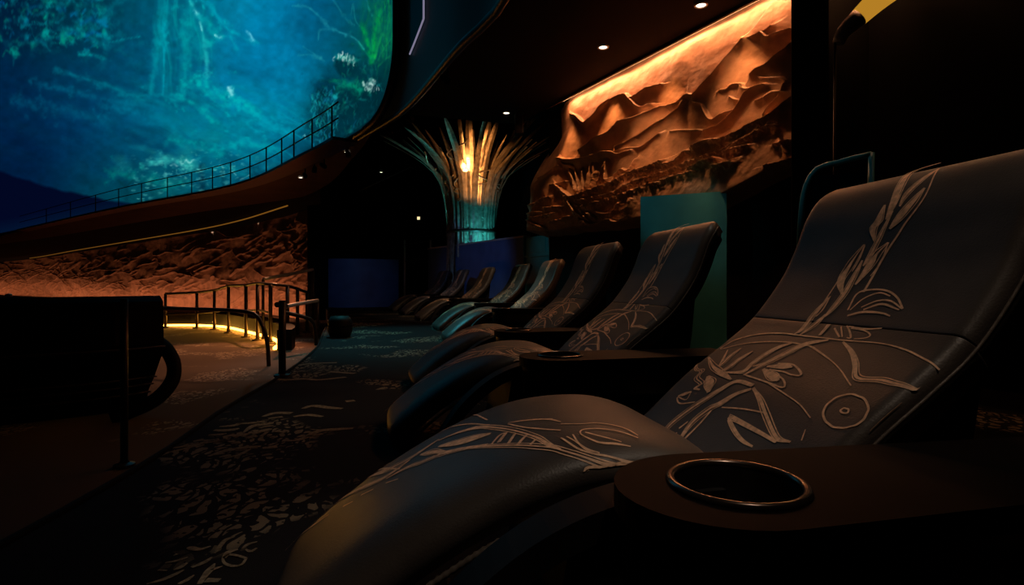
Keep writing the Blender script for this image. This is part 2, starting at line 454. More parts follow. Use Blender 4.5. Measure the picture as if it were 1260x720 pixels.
CARPET_MOTIF = """
-0.9337 1.912 10.69 -0.9495 1.883 17.07 -0.9424 1.828 13.93 -0.9366 1.793 5.362
-0.9744 1.841 7.881 -0.9997 1.819 18.25 -1.034 1.828 24.84 -1.043 1.823 5.926
-1.007 1.767 7.075 -1.029 1.743 13.47 -1.055 1.731 5.345
-0.9314 1.767 6.562 -0.9377 1.735 17.59 -0.9593 1.703 13.66
-0.9885 1.731 8.101 -0.994 1.703 16.87 -1.004 1.688 4.486
-0.9736 1.688 6.753 -0.9865 1.658 16.98 -1.006 1.629 14.97 -1.033 1.608 7.117
-0.9263 1.658 6.017 -0.9324 1.629 15.3 -0.9423 1.608 11.77
-0.9021 1.727 5.225 -0.8971 1.688 22.28 -0.8923 1.651 18.2 -0.8839 1.608 14.47
-0.8706 1.711 4.785 -0.8858 1.695 14.43 -0.8971 1.688 4.911
-0.877 1.629 24.78 -0.8363 1.629 19.82
-0.876 1.819 7.674 -0.8962 1.801 21.39 -0.8911 1.759 13.34
-0.8385 1.873 5.767 -0.8597 1.855 14.99 -0.8657 1.823 5.88
-0.8202 1.828 6.413 -0.8287 1.806 14.27 -0.8512 1.819 5.146
-1.05 1.688 10.56 -1.021 1.684 4.205
-1.052 1.788 11.04 -1.057 1.776 4.553
-0.8213 1.759 7.947 -0.818 1.723 9.684 -0.8356 1.711 13.09 -0.8708 1.727 10.14 -0.8931 1.759 7.139 -0.8876 1.784 11.34 -0.8552 1.776 10.94 -0.8213 1.759 10.2
-1.763 2.833 10.48 -1.691 2.926 28.34 -1.622 3.06 31.34 -1.467 3.06 19.58
-1.784 2.926 11.81 -1.69 3.008 28.18 -1.621 3.095 20.38
-1.71 3.095 19.99 -1.608 3.088 34.2 -1.525 3.06 13.67
-1.706 3.199 26.48 -1.659 3.207 41.31 -1.62 3.23 19.99
-1.731 3.306 28.57 -1.648 3.306 60 -1.604 3.347 19.86
-1.743 3.389 23.16 -1.678 3.411 47.13 -1.645 3.477 18.22
-1.678 3.455 24.24 -1.601 3.477 41.5 -1.532 3.523 23.23
-1.535 3.245 12.1 -1.548 3.411 44.36 -1.481 3.455 50.24 -1.472 3.5 14.32
-1.559 3.169 45.21 -1.517 3.207 60 -1.43 3.15 58.85
-1.479 3.169 16.92 -1.438 3.306 47.7 -1.404 3.326 31.42
-1.398 3.169 22.1 -1.408 3.285 18.4
-1.338 3.169 31.67 -1.31 3.15 19.62
-1.377 3.285 32.72 -1.296 3.265 37.73
-1.495 2.804 14.58 -1.461 2.895 41.98 -1.381 2.959 42.29 -1.313 2.975 22.65
-1.401 2.775 12.86 -1.358 2.833 28.67 -1.347 2.926 15.09
-1.289 2.942 29.31 -1.228 2.975 55.55
-1.241 3.078 23.4 -1.156 3.113 37.03 -1.116 3.285 48.13 -1.024 3.326 55.44 -0.935 3.347 28.65
-1.147 3.169 22.6 -1.075 3.226 32.63
-1.596 3.643 22.82 -1.557 3.745 60 -1.45 3.745 60
-1.54 3.594 24.07 -1.469 3.643 43.15
-1.399 3.643 30.82 -1.325 3.693 49.92 -1.214 3.643 30.82
-1.429 3.88 26.74 -1.385 3.967 60 -1.253 3.909 60 -1.158 3.88 37.52
-2.137 5.1 60 -2.005 5.052 60 -1.846 5.1 60 -1.716 5.052 60 -1.518 5.199 60
-2.248 5.95 60 -2.144 6.085 60 -1.895 6.155 60
-1.77 5.521 60 -1.494 5.409 60
-1.203 4.119 60 -1.147 4.151 60
"""
RELIEF_LINES = """
3 1.51 3.18 1.31 3.28 1.11 3.39 0.933 3.49 0.765 3.6
1.6 0.765 3.6 0.622 3.58 0.536 3.58 0.469 3.51 0.386 3.51 0.289 3.5 0.195 3.49
1 0.536 3.58 0.419 3.61
3 -0.0354 3.34 0.0447 3.31 0.134 3.32 0.226 3.28 0.353 3.25 0.452 3.2 0.588 3.2 0.666 3.17
1 0.666 3.17 0.553 3.1 0.353 3.03 0.258 2.97
1.5 1.17 3.11 1.11 3.13 1.01 3.12 0.971 3.15 0.857 3.12 0.811 3.06 0.693 3.02 0.622 3.01
1.5 0.765 2.94 0.675 3 0.57 3.02 0.502 3.02
1.5 0.519 2.87 0.419 2.9 0.321 2.88
1 0.134 2.77 0.0373 2.79
2 2.05 3.19 1.79 3.18 1.65 3.24 1.52 3.2 1.39 3.26 1.28 3.29
2 2.05 3.02 1.77 3.1 1.72 3.16
1.6 1.53 3.1 1.41 3.04 1.32 2.89 1.23 2.81 1.11 2.85 0.924 2.85
2.5 1.32 2.7 1.15 2.71 1 2.77 0.865 2.87 0.787 2.96 0.674 3.02 0.492 3.01
1.5 1.92 2.84 1.67 2.79 1.44 2.73 1.32 2.7
1.5 1.15 3.13 1.03 3.11 0.964 3.14 0.826 3.11 0.787 3.05 0.674 3.03
1 0.985 3.02 0.924 2.97 0.845 2.93
1.3 0.637 2.87 0.528 2.88 0.422 2.91 0.32 2.88
1 0.287 2.95 0.354 2.83 0.475 2.76 0.546 2.69
3 1.48 2.55 1.26 2.57 1.07 2.55 0.826 2.58 0.637 2.62 0.422 2.65 0.27 2.72 0.14 2.77 0.0381 2.79
1.6 0.944 2.42 0.787 2.49 0.637 2.51 0.528 2.61 0.422 2.62
1.5 0.845 2.51 0.749 2.57 0.618 2.6
1.5 0.637 2.51 0.492 2.55 0.354 2.53
1.5 0.457 2.57 0.303 2.64 0.14 2.67
1.6 2.05 2.43 1.84 2.44 1.67 2.52 1.55 2.51
1.6 2.05 2.31 1.79 2.34 1.62 2.38 1.51 2.38
1.6 1.44 2.38 1.26 2.4 1.07 2.41 0.904 2.46 0.711 2.49
1.6 2.05 2.22 1.79 2.23 1.51 2.24
2 1.55 2.3 1.37 2.33 1.19 2.35 1.11 2.33
2 1.17 2.25 1 2.25 0.885 2.27
1.5 1.03 2.4 0.845 2.4 0.711 2.4
1.5 0.492 2.13 0.32 2.13 0.188 2.15 0.0304 2.15
1.5 0.32 2.04 0.237 2.07 0.108 2.07 -0.000222 2.11
1.2 0.388 2.34 0.254 2.34 0.0614 2.31
1 0.303 2.33 0.237 2.21
1 0.0926 2.55 0.0459 2.57 -0.0306 2.56
3 3.93 3.01 3.71 3.05 3.5 3.11 3.2 3.12 3.04 3.17 2.91 3.22 2.67 3.19 2.39 3.19 2.05 3.2
2.2 3.01 2.86 2.76 2.9 2.47 2.93 2.26 2.99 2.05 3.03
1.6 3.13 2.81 2.82 2.8 2.53 2.76 2.34 2.79 2.13 2.86
2 4.74 3.06 4.36 2.95 3.97 2.89 3.6 2.87 3.33 2.86 3.13 2.82 2.94 2.75 2.67 2.75
1.5 4.28 3.71 4.08 3.6 3.86 3.45 3.6 3.51 3.4 3.6 3.13 3.61 2.85 3.6 2.73 3.5 2.53 3.33 2.26 3.29
1 2.73 3.5 2.62 3.52 2.45 3.55 2.26 3.54 2.1 3.51
1.3 5.34 2.8 5.06 2.84 4.83 2.89 4.66 2.91
2.4 4.36 2.33 4.05 2.29 3.67 2.32 3.3 2.34 3.01 2.37 2.76 2.42 2.53 2.45 2.26 2.46 2.05 2.48
2 4.01 2.21 3.6 2.19 3.26 2.19 2.94 2.2 2.64 2.28 2.39 2.3 2.05 2.32
2 3.89 2.09 3.53 2.1 3.2 2.11 2.88 2.13 2.59 2.16 2.36 2.2 2.05 2.2
2 4.7 2.59 4.44 2.43 4.24 2.32
1.3 4.24 2.22 4.05 2.06 3.82 1.93
1.3 4.08 2.22 3.89 2.07 3.71 1.9
1.6 3.89 1.89 3.6 1.79 3.33 1.78 3.13 1.82 2.94 1.76 2.73 1.82
1.6 3.43 1.96 3.2 1.91 3.01 1.92 2.88 2.01
1.6 2.82 1.92 2.67 1.94 2.62 2.04
1.3 3.67 1.98 3.46 1.87
1.5 4.05 2.37 4.28 2.75
1.5 3.93 2.36 4.08 2.67
1.5 3.82 2.36 3.89 2.66
1.5 3.75 2.37 3.67 2.7
1.5 3.6 2.37 3.53 2.57
1.5 3.46 2.35 3.26 2.69
1.5 3.23 2.4 3.25 2.69
1.3 3.6 2.5 3.57 2.68
1.4 5.74 2.34 5.39 2.34 5.1 2.39 4.83 2.39
1.4 5.74 2.18 5.39 2.18 5.15 2.16
1.4 5.64 2.11 5.15 2.08 4.61 2.08
1.4 5.06 2.22 4.49 2.18
1.2 5.67 2.06 5.39 1.97 5.01 1.86
1.3 4.83 1.94 4.49 1.95 4.2 1.98
1.3 4.66 3.06 4.49 2.9 4.2 2.82
1.3 4.83 2.87 5.2 2.79 5.49 2.66
1.3 4.88 2.61 4.66 2.59 4.4 2.59
1.3 3.01 2.46 2.88 2.52 2.73 2.47 2.59 2.6
"""
SCREEN_TONES = """
1.959 0.285 0 30 60
1.730 0.251 0 48 72
1.502 0.269 0 55 75
1.318 0.255 0 85 115
1.159 0.272 0 100 125
1.046 0.272 0 130 165
0.916 0.262 0 150 205
0.794 0.203 0 140 190
0.596 0.224 0 100 145
0.403 0.204 0 90 118
0.134 0.170 0 88 88
0.048 0.116 0 80 75
1.896 0.202 0 38 75
1.575 0.194 0 60 95
1.303 0.209 0 75 115
1.159 0.195 0 110 140
0.951 0.163 0 130 185
0.748 0.134 0 140 190
0.545 0.126 0 110 150
0.353 0.103 0 80 105
0.162 0.063 0 45 55
1.896 0.140 0 35 75
1.575 0.129 0 55 100
1.334 0.141 0 85 125
1.159 0.123 0 120 150
1.016 0.117 0 140 170
0.794 0.087 0 150 190
0.622 0.082 0 130 165
0.498 0.053 0 70 90
0.300 0.041 0 45 58
1.896 0.089 0 30 65
1.612 0.076 0 48 90
1.398 0.065 0 78 112
1.244 0.086 0 85 125
1.075 0.059 0 115 145
0.916 0.054 0 130 165
0.748 0.057 0 110 150
0.545 0.019 0 58 80
0.403 0.021 0 40 52
1.538 0.034 0 58 75
1.334 0.016 0 75 88
1.131 0.014 0 85 100
0.951 0.019 0 95 125
1.811 0.067 0 28 65
"""
SCREEN_STROKES = """
5 .5 0 150 165 1.224 0.2834 1.235 0.2542 1.259 0.2196 1.273 0.1736 1.282 0.1566
2 .7 0 170 190 1.230 0.2542 1.232 0.2076 1.235 0.1516
6 .6 0 150 160 1.165 0.2778 1.154 0.2421 1.159 0.1945 1.165 0.1530
3 .8 40 200 200 1.143 0.2875 1.109 0.2599 1.092 0.2235 1.081 0.1747
16 .4 0 150 160 1.126 0.2539 1.117 0.2359 1.109 0.2153
9 .5 0 180 180 1.089 0.2574 1.066 0.2475 1.046 0.2312
4 .5 0 170 190 1.081 0.2865 1.052 0.2681 1.010 0.2465 0.951 0.2321 0.878 0.2156
4 .5 0 170 190 0.997 0.2337 0.981 0.2208 0.968 0.2115
7 .5 0 110 130 1.460 0.2237 1.463 0.2571 1.432 0.2811 1.382 0.2895
5 .5 0 120 140 1.690 0.2025 1.575 0.1885 1.432 0.1696 1.303 0.1458
3 .8 0 170 170 1.575 0.2178 1.520 0.2164 1.467 0.2106
2 .6 0 160 170 1.467 0.2294 1.398 0.2335 1.318 0.2366
4 .6 0 140 150 1.651 0.2412 1.620 0.2470 1.612 0.2512
7 .4 0 110 140 1.811 0.1899 1.612 0.1713 1.432 0.1506 1.244 0.1321 1.131 0.1101
9 .4 0 120 150 1.467 0.1464 1.334 0.1298 1.201 0.1129
8 .6 0 170 170 1.201 0.1482 1.117 0.1335 1.061 0.1068
11 .6 0 190 185 1.131 0.1700 1.046 0.1490 0.984 0.1337 0.878 0.1075
10 .4 0 170 190 0.984 0.1275 0.838 0.0912 0.724 0.0604
9 .5 0 160 160 1.201 0.0871 1.103 0.0750 1.031 0.0560
9 .6 0 165 175 1.016 0.0674 0.916 0.0624 0.748 0.0332
8 .6 60 200 190 1.273 0.0582 1.201 0.0577 1.131 0.0429
9 .5 0 125 120 1.432 0.0536 1.334 0.0410 1.215 0.0221
5 .5 0 130 150 1.398 0.1572 1.244 0.1519 1.173 0.1414
12 .35 0 100 130 1.896 0.1662 1.651 0.1479 1.467 0.1242
6 .5 0 140 150 1.089 0.0354 1.016 0.0352 0.916 0.0119
10 .45 0 150 175 0.951 0.1004 0.794 0.0768 0.648 0.0583
3 .6 0 130 130 1.730 0.2428 1.670 0.2448 1.631 0.2515
14 .8 0 60 85 0.507 0.1146 0.461 0.1161 0.442 0.0897
18 .8 0 50 62 0.379 0.1307 0.300 0.1125 0.233 0.0979
22 .85 0 42 50 0.256 0.0653 0.200 0.0601 0.156 0.0510
26 .7 0 55 70 0.521 0.0430 0.403 0.0349 0.300 0.0276
20 .7 0 45 55 0.403 0.0687 0.300 0.0482 0.216 0.0362
14 .6 0 75 95 0.545 0.0858 0.536 0.0580 0.507 0.0346
14 .7 0 45 55 0.516 0.0890 0.488 0.0523 0.475 0.0239
10 .7 0 135 105 0.403 0.0985 0.343 0.0963 0.256 0.0721
6 .6 0 160 140 0.413 0.1510 0.363 0.1424 0.300 0.1289
6 .75 0 150 75 0.183 0.1131 0.211 0.1501 0.250 0.1856
7 .8 0 160 70 0.172 0.1116 0.162 0.1532 0.129 0.1892
4 .7 20 170 80 0.167 0.1109 0.129 0.1390 0.107 0.1499
3 .6 30 160 90 0.151 0.1058 0.096 0.1232 0.048 0.1302
3 .6 0 140 90 0.194 0.1202 0.244 0.1435 0.272 0.1582
3 .6 20 150 80 0.134 0.0980 0.090 0.1028 0.054 0.1031
24 .4 0 110 85 0.156 0.2011 0.107 0.1667 0.090 0.1294
3 .6 0 140 90 0.134 0.1843 0.090 0.1923 0.066 0.2031
2 .6 40 170 180 0.684 0.2611 0.596 0.2515 0.521 0.2295 0.475 0.2088 0.428 0.1959 0.300 0.1673 0.233 0.1393
2 .5 40 160 170 0.521 0.1895 0.512 0.2045 0.451 0.1997
2 .5 40 160 170 0.617 0.1889 0.555 0.1719 0.488 0.1514
2 .5 40 160 170 0.648 0.1777 0.570 0.1708 0.507 0.1573
2 .5 30 150 160 0.437 0.2481 0.379 0.2176 0.343 0.2012 0.300 0.1892
2 .5 30 150 150 0.322 0.2110 0.311 0.2275 0.295 0.1981 0.267 0.1836
2 .5 30 150 150 0.216 0.2226 0.200 0.2039 0.178 0.1900
4 .6 0 40 60 1.103 0.0448 1.101 0.0241 1.098 0.0045
3 .6 0 45 60 1.282 0.0310 1.276 0.0168 1.267 0.0046
5 .6 0 45 60 1.378 0.0358 1.372 0.0241 1.366 0.0113
2 .6 0 50 60 1.405 0.0408 1.378 0.0302 1.346 0.0373
3 .6 0 45 60 1.028 0.0336 1.025 0.0162 1.022 0.0036
14 .5 0 80 110 0.951 0.0226 0.838 0.0272 0.699 0.0302 0.570 0.0305
10 .6 0 50 70 0.951 0.0100 0.794 0.0124 0.596 0.0125 0.451 0.0182
1.3 .5 220 245 240 1.207 0.0497 1.198 0.0516 1.187 0.0474
1.3 .5 200 240 235 1.176 0.0539 1.168 0.0499 1.156 0.0552
1.3 .5 200 240 235 1.154 0.0538 1.143 0.0496 1.131 0.0537
1.3 .5 170 230 225 1.046 0.0374 1.034 0.0402 1.025 0.0347
1.3 .5 170 230 225 1.003 0.0256 0.991 0.0271 0.974 0.0195
1.3 .5 170 230 225 0.954 0.0116 0.937 0.0126 0.919 0.0147
2 .9 150 240 240 1.126 0.2732 1.123 0.2720 1.120 0.2696
2 .9 150 240 240 1.109 0.2563 1.106 0.2527 1.101 0.2430
2 .9 150 240 240 1.055 0.2363 1.046 0.2337 1.037 0.2323
2 .8 120 220 240 0.930 0.2387 0.916 0.2342 0.901 0.2233
2.2 .9 150 230 235 1.006 0.1560 0.997 0.1493 0.991 0.1440
2 .8 150 240 235 0.617 0.0440 0.606 0.0441 0.601 0.0382
"""

# ------------------------------------------------------------------ lights built into fixtures
def spot(parent, loc, target, watts, color, deg, blend=.6, size=.05):
    d = bpy.data.lights.new('lamp_light', 'SPOT')
    d.energy, d.color, d.spot_size, d.spot_blend, d.shadow_soft_size = watts, color, math.radians(deg), blend, size
    o = bpy.data.objects.new('lamp_light', d); COL.objects.link(o)
    o.parent = parent
    base = Vector(parent.location) if parent else Vector()
    o.location = Vector(loc)-base
    o.rotation_euler = (Vector(target)-Vector(loc)).to_track_quat('-Z', 'Y').to_euler()
    return o

def strip_light(parent, p, q, drop, watts, color, width=.06):
    """linear LED: a long thin area lamp from p to q shining along drop"""
    p, q = Vector(p), Vector(q)
    d = bpy.data.lights.new('led_light', 'AREA')
    d.shape = 'RECTANGLE'; d.size = (q-p).length; d.size_y = width; d.energy, d.color = watts, color
    o = bpy.data.objects.new('led_light', d); COL.objects.link(o)
    x = (q-p).normalized(); z = -Vector(drop).normalized(); y = z.cross(x).normalized(); z = x.cross(y)
    from mathutils import Matrix
    m = Matrix((x, y, z)).transposed().to_4x4()
    o.parent = parent
    o.rotation_euler = m.to_euler()
    o.location = (p+q)/2-(Vector(parent.location) if parent else Vector())
    return o

# ------------------------------------------------------------------ the setting: floors
def rise(y):
    """aisle floor tilted up towards the back to fit the far loungers in the image"""
    return max(0., (y-6.)*.005)  # slope fitted to pixel heights of the far loungers

TIER = catmull([(-1.45, -1.5), (-1.6, .5), (-1.73, 2.53), (-1.97, 3.84), (-2.16, 5.3), (-2.6, 7.5), (-3.3, 9.9), (-4.2, 13), (-5.7, 17.5), (-7.2, 21.5)], 60)
ys = [p[1] for p in TIER]
V = [(x, y, rise(y)) for x, y in TIER]+[(7., y, rise(y)) for x, y in TIER]
n = len(TIER)
F = [(i, n+i, n+i+1, i+1) for i in range(n-1)]
V += [(x, y, -.32) for x, y in TIER]
F += [(i, i+1, 2*n+i+1, 2*n+i) for i in range(n-1)]
floor = tag(make_obj('floor', V, F, M['carpet']), 'dark floral carpet on the raised aisle beside the loungers', kind='structure')
edge_v, edge_f = tube([(x+.02, y, rise(y)+.004) for x, y in TIER], .016, 6)
make_obj('carpet_edge_strip', edge_v, edge_f, M['black'], floor, True)

LOW = -.3
low_v = [(-72, -2, LOW), (1, -2, LOW), (1, 78, LOW), (-72, 78, LOW)]
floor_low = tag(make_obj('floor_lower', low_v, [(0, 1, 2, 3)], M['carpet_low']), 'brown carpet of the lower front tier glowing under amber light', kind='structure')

def ribbon(pts, widths, place, sub=6):
    """flat band along a smooth path; place maps path coordinates (p, side) to 3D"""
    pts = np.asarray(pts, float); widths = np.asarray(widths, float)
    n = max(3, sub*(len(pts)-1)+1)
    P = catmull(np.column_stack([pts, widths]), n)
    return P

def floor_band(row):
    v = np.array([float(x) for x in row.split()]).reshape(-1, 3)
    P = ribbon(v[:, :2], v[:, 2]/1000, None)
    T = np.gradient(P[:, :2], axis=0); T /= np.linalg.norm(T, axis=1)[:, None]+1e-9
    Nn = np.stack([-T[:, 1], T[:, 0]], 1)
    w = np.maximum(P[:, 2:3], .004)/2
    A, B = P[:, :2]+Nn*w, P[:, :2]-Nn*w
    V = np.column_stack([np.vstack([A, B]), np.array([rise(y)+.003 for y in np.concatenate([A[:, 1], B[:, 1]])])])
    n = len(A)
    return V, [(i, i+1, n+i+1, n+i) for i in range(n-1)]

mv, mf = join(*[floor_band(r) for r in CARPET_MOTIF.strip().split('\n')])
make_obj('carpet_motif', mv, mf, M['motif'], floor)

# ------------------------------------------------------------------ screen wall (concave, hung above the tiers)
HULL = catmull([(.55, -1.5), (.5, 1.0), (.28, 3.0), (-.1, 4.8), (-.58, 5.79), (-1.42, 7.64), (-2.12, 8.75), (-3.45, 10.5), (-6.6, 14.0), (-12.52, 18.26), (-25.2, 28.0), (-33, 33.5)], 1200)
HL = np.concatenate([[0], np.cumsum(np.linalg.norm(np.diff(HULL, axis=0), axis=1))])
HN = offset_plan(HULL, 1.)-HULL                  # unit normal towards the room
HZ = 3.25
TOP = 15.5
def hull_at(s, off=0.):
    s = np.asarray(s, float)
    return np.stack([np.interp(s, HL, HULL[:, 0]+off*HN[:, 0]), np.interp(s, HL, HULL[:, 1]+off*HN[:, 1])], -1)

S = np.linspace(0, HL[-1], 140)
v, f = curtain(hull_at(S), HZ, TOP, 12)
wall_screen = tag(make_obj('wall_screen', v, f, M['hull'], smooth=True), 'slate teal curved wall hanging around the giant screen', kind='structure')
lv, lf = tube(np.column_stack([hull_at(S, -.03), np.full(len(S), HZ)]), .045, 8)
make_obj('lower_lip', lv, lf, M['bezel'], wall_screen, True)
# outer back of the wall, above the ceiling
# brown soffit under the wall and dark ceilings behind it
S2 = np.linspace(11.2, HL[-1], 120)
wid = .1+1.75*np.clip((S2-11.2)/7., 0, 1)
outer_edge = np.array([hull_at(s_, -w_) for s_, w_ in zip(S2, wid)])
v, f = ring_plan(hull_at(S2, -.05), outer_edge, HZ+.02)
tag(make_obj('trim_1', v, f, M['soffit']), 'brown wooden soffit band under the curved screen wall', kind='structure')

ROCK = catmull([(-6.44, 18.26), (-9.92, 22.4), (-13.8, 26.3), (-21.3, 33), (-31.4, 42), (-46, 55), (-66, 70)], 420)
ro = offset_plan(ROCK, -.3)
si = np.linspace(15.6, HL[-1], 90)
inner = hull_at(si, -.9)
outer = np.stack([np.interp(np.linspace(0, 1, 90)**1.3, np.linspace(0, 1, 420), ro[:, k]) for k in (0, 1)], 1)
v, f = ring_plan(inner, outer, HZ+.12)
tag(make_obj('ceiling_far', v, f, M['black']), 'black ceiling over the far left gallery', kind='structure')

# right ceiling between screen wall and carved wall, open cove slot along the carved wall
WA, WD = np.array([3.0, 5.7]), np.array([-.46868, .88337])
WN = np.array([-.88337, -.46868])
def wall_pt(s, h=0.):
    return WA+WD*s+WN*h
CZ = 3.9
ce_in = hull_at(np.linspace(0, 12.2, 24), -.06)
ce_out = np.array([wall_pt(s, .16) for s in np.linspace(-7.5, 5.9, 24)])
v, f = ring_plan(ce_in, ce_out, CZ)
v2, f2 = ring_plan(ce_in, ce_out, CZ+.06)
lip = np.array([[*p, CZ] for p in ce_out]+[[*p, CZ+.06] for p in ce_out])
ceil = tag(make_obj('ceiling', *join((v, f), (v2, f2), (lip, [(i, i+1, 25+i, 24+i) for i in range(23)])), M['ceiling']), 'dark brown dropped ceiling above the loungers', kind='structure')
fas = [wall_pt(s, .20) for s in np.linspace(-1.2, 4.75, 12)]
v, f = slab(fas, .035, CZ-.035, CZ+.02)
make_obj('cove_fascia', v, f, M['soffit'], ceil)
# hull outside closing strip above ceiling
v, f = curtain(hull_at(np.linspace(0, 12.2, 24), -.06), HZ, CZ+.06)
make_obj('hull_back', v, f, M['black'], ceil)

# dark shell walls
v, f = box(-6.3, 8, 22, 22.3, -.3, 9)
tag(make_obj('wall_back', v, f, M['black']), 'black rear wall behind the tree sculpture', kind='structure')
v, f = obox((-6.42, 18.2), (-6.15, 22.1), .26, -.3, 6)
tag(make_obj('trim_2', v, f, M['black']), 'black wall end closing the rock gallery', kind='structure')
rb = [wall_pt(-8.2, -.35), wall_pt(5.4, -.35)]
v, f = obox(rb[0], rb[1], .2, 0, 4.6)
wall_right = tag(make_obj('wall_right', v, f, M['black']), 'black side wall behind the loungers', kind='structure')
v, f = box(-2.2, 8, 10.9, 22.3, 8.9, 9.1)
tag(make_obj('ceiling_rear', v, f, M['black']), 'black high ceiling above the tree sculpture', kind='structure')

# pillar and the dark bay to its right
v, f = obox(wall_pt(-.04, .06)+np.array([0, 0]), wall_pt(-.42, .06), .62, 0, 3.9, .01)
tag(make_obj('trim_3', v, f, M['black']), 'black pillar at the right end of the carved wall', kind='structure')

# ------------------------------------------------------------------ carved relief wall
def ridge_height(s, z, lines, up, w_scale=1.):
    """ledges: a sharp shelf on one side of every line, falling away on the other"""
    h = np.zeros_like(s)
    for row in lines:
        A = row[0]; P = np.asarray(row[1:], float).reshape(-1, 2)
        P = catmull(P, max(4, 5*len(P)))
        P = P+.012*np.column_stack([fbm(P[:, 0]*9, P[:, 1]*9, 3), fbm(P[:, 0]*9, P[:, 1]*9, 11)])*min(w_scale, 2)
        w = (.04+.042*A)*w_scale
        m = (s > P[:, 0].min()-2*w) & (s < P[:, 0].max()+2*w) & (z > P[:, 1].min()-3*w) & (z < P[:, 1].max()+3*w)
        if not m.any():
            continue
        ss, zz = s[m], z[m]
        best = np.full(ss.shape, 1e9); side = np.zeros(ss.shape)
        for a, b in zip(P[:-1], P[1:]):
            d = b-a; L2 = d@d+1e-12
            t = np.clip(((ss-a[0])*d[0]+(zz-a[1])*d[1])/L2, 0, 1)
            dx, dz = ss-(a[0]+t*d[0]), zz-(a[1]+t*d[1])
            q = dx*dx+dz*dz
            nz = 1. if d[0] >= 0 else -1.          # which way is up across this piece
            cr = (d[0]*dz-d[1]*dx)*nz
            k = q < best
            best[k] = q[k]; side[k] = np.sign(cr[k])*up
        dist = np.sqrt(best)
        bead = 1.3+.1*np.clip((2.7-zz)/.6, 0, 1)+.8*np.clip((2.75-zz)/.5, 0, 1)*fbm(ss*26, zz*26, 77, 2) if up > 0 else 1+.5*fbm(ss*3, zz*6, 78, 3)
        above = side > 0
        e = .008*w_scale
        prof = np.where(above, np.exp(-(dist/e)**2), np.exp(-dist/(w*.55)))
        h[m] = np.maximum(h[m], (.022+.022*A)*w_scale*prof*bead)
    return h

lines = [[float(x) for x in r.split()] for r in RELIEF_LINES.strip().split('\n')]
NS, NZ = 820, 330
s_ax = np.linspace(-.08, 6.25, NS); z_ax = np.linspace(1.62, 3.98, NZ)
Sg, Zg = np.meshgrid(s_ax, z_ax, indexing='ij')
big = fbm(Sg*.9+.4*Zg, Zg*1.6-.5*Sg, 21, 3)
h = .05*big+.010*fbm(Sg*5, Zg*7, 31, 4)
h += ridge_height(Sg, Zg, lines, 1.)
low = np.clip((3.1-Zg)/1.1, 0, 1)
h += .09*low**1.4*np.clip((Sg+.3)/1.5, .3, 1)                      # the carving swells towards its foot
rope = np.clip((2.55-.10*Sg-Zg)/.3, 0, 1)*np.clip((Sg-.1)/.8, 0, 1)
h += .010*rope*fbm(Sg*14+Zg*5, Zg*18+5*Sg, 41, 3)
foot = 1.74+.05*fbm(Sg*1.5, Sg*0+.5, 51, 3)+.42*np.clip((1.6-Sg)/1.6, 0, 1)+.12*np.clip((Sg-5)/1, 0, 1)
h -= .5*np.clip((foot+.05-Zg)/.12, 0, 1)**1.3                      # undercut lower rim
wrap = np.clip((Sg-5.35)/.9, 0, 1)
h -= .75*(1-np.sqrt(np.maximum(0, 1-wrap**2)))                      # rounded end by the tree
curl = np.clip((Sg-4.15)/1.3, 0, 1)*np.clip((Zg-2.7)/.8, 0, 1)
h -= .5*curl**1.5
W = WA[None, None]+WD*Sg[..., None]+WN*h[..., None]
v = np.concatenate([W, Zg[..., None]], -1).reshape(-1, 3)
f = grid_faces(NS, NZ)
rel = make_obj('carved_relief', v, f, M['rock'], wall_right, True)
rel['label'] = 'terracotta carved relief of roots, ridges and coral'

# LED in the cove slot
cove = thing('cove_light', 'long warm LED strip glowing in the slot above the carved wall', 'light strip', (*wall_pt(2., .08), CZ+.05))
cp, cq = wall_pt(-1.1, .085), wall_pt(4.45, .085)
v, f = obox(cp, cq, .05, CZ+.035, CZ+.05)
make_obj('led_diffuser', v, f, M['led'], cove, world=True)
v, f = obox(cp, cq, .12, CZ+.055, CZ+.09)
make_obj('led_channel', v, f, M['white_trim'], cove, world=True)
cov_n = 5
for k in range(cov_n):
    a, b = cp+(cq-cp)*k/cov_n, cp+(cq-cp)*(k+1)/cov_n
    strip_light(cove, (*a, CZ+.03), (*b, CZ+.03), (-WN[0]*-.10, -WN[1]*-.10, -1), 12, (1., .40, .17), .04)
for k, s_ in enumerate((.7, 1.9, 3.1, 4.3)):  # accent spots added in the cove to brighten the lower carving
    spot(cove, (*wall_pt(s_, .26), CZ-.03), (*wall_pt(s_+.15, .03), 1.9), (45, 60, 90, 75)[k], (1., .42, .14), 62, .8, .03)

# ------------------------------------------------------------------ layered rock wall in the far left gallery
RL = np.concatenate([[0], np.cumsum(np.linalg.norm(np.diff(ROCK, axis=0), axis=1))])
NS2, NZ2 = 1000, 170
sg = RL[-1]*np.linspace(0, 1, NS2)**1.6
zg = np.linspace(LOW, HZ+.2, NZ2)
S3, Z3 = np.meshgrid(sg, zg, indexing='ij')
g = np.random.default_rng(5)
far_lines = []
for k in range(330):
    s0 = RL[-1]*g.random()**1.8; z0 = g.uniform(LOW+.1, 3.1); L = g.uniform(.5, 2.0)*(1+s0/14)
    sl = g.normal(.02, .22); m = 5
    t = np.linspace(0, 1, m)
    zz = z0-sl*t*L*.6+np.cumsum(g.normal(0, .07, m))
    far_lines.append([g.choice([1., 1.5, 2.5])]+list(np.column_stack([s0+t*L, zz]).ravel()))
h3 = ridge_height(S3, Z3, far_lines, -1., 1.7)
h3 += .22*fbm(S3*.35, Z3*.8, 61, 3)+.03*fbm(S3*2.5, Z3*5, 71, 4)
h3 -= .25*np.clip((Z3-1.3)/1.9, 0, 1)
px = np.interp(S3, RL, ROCK[:, 0]); py = np.interp(S3, RL, ROCK[:, 1])
